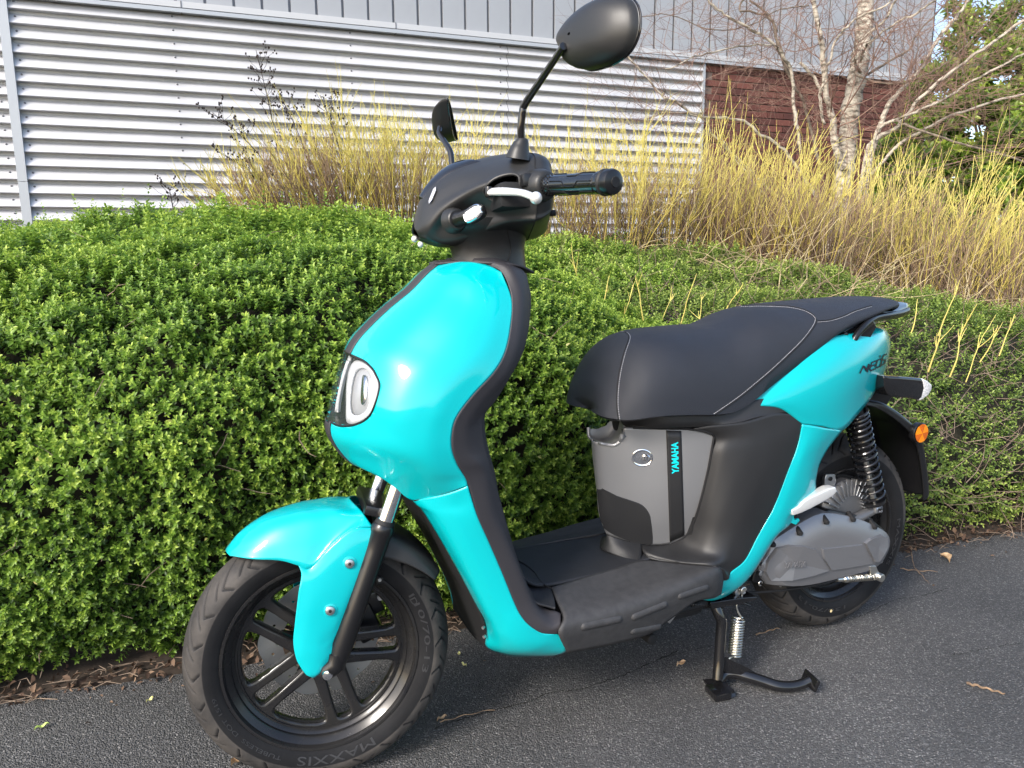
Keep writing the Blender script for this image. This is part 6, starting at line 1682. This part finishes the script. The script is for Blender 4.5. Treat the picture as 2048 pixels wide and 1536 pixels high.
# ---------------- trees
def bark():
    m, n, l, b = new_mat('pale_bark')
    tc = n.new('ShaderNodeTexCoord'); mp = n.new('ShaderNodeMapping'); mp.inputs['Scale'].default_value = (14, 14, 34); l.new(tc.outputs['Object'], mp.inputs['Vector'])
    t = n.new('ShaderNodeTexNoise'); t.inputs['Scale'].default_value = 1.2; t.inputs['Detail'].default_value = 8; l.new(mp.outputs[0], t.inputs['Vector'])
    r = n.new('ShaderNodeValToRGB'); r.color_ramp.elements[0].position = .36; r.color_ramp.elements[1].position = .56
    r.color_ramp.elements[0].color = (.085,.070,.050,1); r.color_ramp.elements[1].color = (.44,.39,.31,1)
    l.new(t.outputs['Fac'], r.inputs['Fac']); l.new(r.outputs['Color'], b.inputs['Base Color']); b.inputs['Roughness'].default_value = .8
    bp = n.new('ShaderNodeBump'); bp.inputs['Strength'].default_value = .5; bp.inputs['Distance'].default_value = .01
    l.new(t.outputs['Fac'], bp.inputs['Height']); l.new(bp.outputs['Normal'], b.inputs['Normal']); return m
M_BARK = bark()
M_BARKD = mat('grey_brown_bark', (.25,.20,.15), .85, col2=(.08,.065,.05), vscale=25)
M_RTWIG = mat('reddish_twig', (.30,.19,.14), .75, col2=(.12,.065,.05), vscale=8)
TR = tag(empty('birch_tree', AD(1690,520,5.7)), 'bare pale-barked tree with several stems in front of the brick wall', 'tree')
TB = Vector(TR.location)
def tobj(o): o.parent = TR; o.matrix_parent_inverse = Matrix.Translation(-TB); return o
rt = np.random.default_rng(3)
LIMBS = []
def limb(pts, w0, w1, depth0, depth1, m, name='branch', n=5):
    k = len(pts); P = [AD(x, y, depth0+(depth1-depth0)*i/(k-1)) for i, (x, y) in enumerate(pts)]
    P = cr(P, n); N_ = len(P)
    for i in range(1, N_): P[i] = P[i]+Vector(rt.normal(size=3))*.004
    if name == 'branch': w0, w1 = w0*.56, w1*.58
    r = [(w0+(w1-w0)*i/(N_-1))*.5/F_PX*(depth0+(depth1-depth0)*i/(N_-1))*(1+.06*rt.normal()) for i in range(N_)]
    o = tobj(tube_mb(P, r, 12 if w0 > 20 else 7).build(name, m, None)); LIMBS.append((P, r)); return o
limb([(1668,560),(1676,450),(1688,360),(1694,306),(1702,219),(1712,164),(1722,109),(1728,66),(1731,22),(1736,-60)], 42, 29, 5.7, 5.9, M_BARK, 'trunk')
limb([(1690,340),(1672,295),(1663,230),(1652,186),(1648,131),(1641,77),(1631,22),(1615,-60)], 15, 8, 5.65, 5.6, M_BARK, 'trunk')
limb([(1640,190),(1655,140),(1666,94),(1687,61),(1720,33),(1771,11),(1800,-30)], 9, 6, 5.5, 5.2, M_BARK)
limb([(1730,152),(1775,125),(1819,98),(1836,66),(1873,28),(1906,-10)], 9, 5, 5.9, 6.2, M_BARKD)
limb([(1722,145),(1713,131),(1711,94),(1731,72),(1766,44),(1786,11),(1810,-30)], 11, 7, 5.7, 5.3, M_BARK)
limb([(1722,125),(1726,104),(1740,83),(1786,50),(1830,28),(1880,-6)], 9, 6, 5.7, 5.2, M_BARK)
limb([(1725,420),(1745,300),(1764,241),(1786,197),(1819,164),(1852,120),(1884,66),(1917,28),(1950,-20)], 20, 10, 5.4, 5.6, M_BARK)
limb([(1715,400),(1742,291),(1797,252),(1841,197),(1906,142),(1950,109),(2048,39),(2100,0)], 17, 8, 5.3, 5.0, M_BARK)
limb([(1735,330),(1760,258),(1820,228),(1884,201),(1961,153),(2048,109),(2110,80)], 12, 7, 5.2, 4.9, M_BARK)
limb([(1740,350),(1800,290),(1851,258),(1928,221),(2048,190),(2110,180)], 13, 7, 5.3, 5.1, M_BARK)
limb([(1790,240),(1819,254),(1906,282),(1994,306),(2048,324),(2120,350)], 9, 7, 5.0, 4.7, M_BARKD)
limb([(1712,131),(1716,150),(1760,165),(1800,166),(1850,150),(1900,120),(1960,60),(2010,0)], 8, 4, 5.6, 5.2, M_BARKD)
limb([(1600,480),(1670,420),(1740,360),(1850,340),(1930,320)], 7, 3, 5.0, 4.9, M_BARKD)
limb([(1600,125),(1633,162),(1640,200),(1648,250)], 11, 10, 5.6, 5.6, M_BARK)
limb([(1600,300),(1590,230),(1582,146),(1562,107),(1543,84),(1504,59),(1455,33),(1426,10),(1400,-20)], 13, 7, 5.5, 5.2, M_BARK)
limb([(1640,330),(1610,215),(1582,160),(1556,95),(1545,40),(1500,0)], 12, 7, 5.7, 5.5, M_BARKD)
limb([(1556,100),(1551,92),(1504,90),(1426,105),(1387,115),(1330,140)], 7, 4, 5.3, 5.0, M_BARK)
limb([(1650,420),(1600,345),(1560,293),(1523,268),(1475,238),(1406,234),(1350,205),(1328,195),(1289,152),(1250,105),(1220,60)], 13, 5, 5.5, 4.9, M_BARK)
limb([(1640,420),(1560,395),(1500,340),(1440,285),(1400,235),(1340,225),(1290,240)], 11, 3, 5.6, 5.2, M_BARK)
limb([(1600,440),(1540,400),(1480,330),(1430,260)], 8, 4, 5.6, 5.3, M_BARK)
limb([(1494,-10),(1480,20),(1539,35),(1555,84),(1580,150)], 7, 9, 5.4, 5.5, M_BARKD)
limb([(1250,40),(1340,30),(1430,60),(1500,50),(1560,20),(1620,10)], 3, 5, 5.3, 5.5, M_BARKD)
# fine twigs grown from the limbs
mbt = MB(); ntw = 0
def grow(p, d, L, r, lev):
    global ntw
    pts = [p]; dd = d.copy(); ns = 5
    for k in range(ns):
        dd = (dd+Vector(rt.normal(size=3))*.20+Vector((0,0,.015))).normalized(); pts.append(pts[-1]+dd*(L/ns))
    b = tube_mb(pts, [r*(1-.6*i/ns) for i in range(ns+1)], 4, cap=False); mbt.add(b.v, b.f); ntw += 1
    if lev > 0:
        for q in range(int(rt.integers(2, 5))):
            i = int(rt.integers(1, ns)); d2 = (dd+Vector(rt.normal(size=3))*.75).normalized(); grow(pts[i], d2, L*rt.uniform(.4, .7), r*.6, lev-1)
for P, r in LIMBS[1:]:
    tot = sum((a-b_).length for a, b_ in zip(P, P[1:]))
    for q in range(int(tot*15)):
        i = int(rt.integers(len(P)//5, len(P)-1)); d0 = (P[i+1]-P[i]).normalized()
        d = (d0*.7+Vector(rt.normal(size=3))*.7).normalized(); grow(P[i], d, rt.uniform(.28, .85), max(.0018, r[i]*.22), 2)
tobj(tag(mbt.build('twigs', M_RTWIG, None, smooth=False), kind='stuff')); print('twigs', ntw)

# ---------------- broad-leaved evergreen at the right
rl = np.random.default_rng(8)
EV = tag(empty('evergreen_shrub', AD(1960,450,6.6)), 'tall broad-leaved green shrub filling the right edge behind the bare tree', 'shrub')
EB = Vector(EV.location)
spr_l = [sprig(rl, 4, .085, .036, .09, 3) for _ in range(6)]
cl = []
for cx_, cy_, rx_, ry_, dp, n in ((2010,180,80,90,6.8,150),(1960,270,100,80,6.6,190),(2040,330,90,90,6.2,150),(1900,380,110,80,6.3,210),(1990,440,120,90,6.0,200),(1850,300,70,60,6.8,90),(1880,200,60,60,7.0,70),(1960,100,70,60,7.2,60),(2040,60,60,60,7.2,70),(1930,30,30,30,7.4,10),(1820,420,70,70,6.2,110),(1800,520,110,60,5.9,110),(1950,540,140,70,5.8,170),(2060,500,60,100,5.8,90),(2060,240,60,100,6.6,110),(1790,330,40,50,6.9,30)):
    for _ in range(int(n*2.2)):
        a = rl.uniform(0, 2*pi); q = sqrt(rl.uniform(.15, 1)); p = AD(cx_+rx_*q*cos(a), cy_+ry_*q*sin(a), dp+rl.uniform(-.35, .35)); cl.append(tuple(p))
P = np.array(cl); Nn = np.tile(np.array([-.2,-.55,.5]), (len(P), 1))
o = foliage('leaves', P, Nn, spr_l, M_LAUREL, rl, (.7, 1.3), .3, .6, .14, None); o.parent = EV; o.matrix_parent_inverse = Matrix.Translation(-EB)
for i in range(9):
    a = AD(1860+i*22, 560, 6.4+.05*i); b_ = AD(1850+i*26+rl.uniform(-30, 30), 150+rl.uniform(-60, 120), 6.7)
    o = tube_mb(cr([a, a.lerp(b_, .5)+Vector(rl.normal(size=3))*.08, b_], 5), [.018,.014,.008], 7).build('branch', M_BARKD, None); o.parent = EV; o.matrix_parent_inverse = Matrix.Translation(-EB)
# dark-tipped dry sprays of seed heads at the left of the dogwood
M_SEED = mat('dry_seed_head', (.035,.025,.022), .9)
for (px, py, tx, ty, lbl) in ((575,420,512,100,'tallest thin dark dry stem against the cladding left of the yellow shrubs'),(600,430,425,225,'dark dry spray leaning far left against the cladding'),(590,440,430,300,'lower dark dry spray reaching left over the hedge'),(640,400,560,190,'dark dry spray rising out of the left yellow shrub'),(700,380,640,190,'dark dry spray above the middle of the yellow shrubs'),(350,440,338,375,'small dark dry sprig poking out of the hedge at left')):
    b0 = AD(px, py, 4.1); t0 = AD(tx, ty, 4.0); e = tag(empty('dry_stem', b0), lbl, 'stem'); Lh = (t0-b0).length
    mid = b0.lerp(t0, .5)+Vector((0,0,Lh*.10)); P = cr([b0, mid, t0], 8); mb = MB(); b = tube_mb(P, [.0035,.0024,.0014], 5); mb.add(b.v, b.f); hd = MB()
    for q in range(int(10+Lh*34)):
        i = int(rl.integers(len(P)//3, len(P)-1)); d = Vector((rl.normal()*.8, rl.normal()*.4, abs(rl.normal())*.6+.2)).normalized(); L = rl.uniform(.03, .12)
        p1 = P[i]+d*L*.6+Vector((0,0,.0)); p2 = p1+(d+Vector((0,0,.5))).normalized()*L*.4
        b = tube_mb([P[i], p1, p2], [.0013,.0011,.0008], 4); mb.add(b.v, b.f)
        for z_ in range(3):
            c = p2+Vector(rl.normal(size=3))*.006; bx = box_mb(c, (.003,.003,.0045), Matrix.Rotation(rl.uniform(0, 3), 3, 'X') @ Matrix.Rotation(rl.uniform(0, 3), 3, 'Z')); hd.add(bx.v, bx.f)
    for o in (mb.build('stem', M_SEED, None), tag(hd.build('seed_heads', M_SEED, None, smooth=False), kind='stuff')):
        o.parent = e; o.matrix_parent_inverse = Matrix.Translation(-b0)
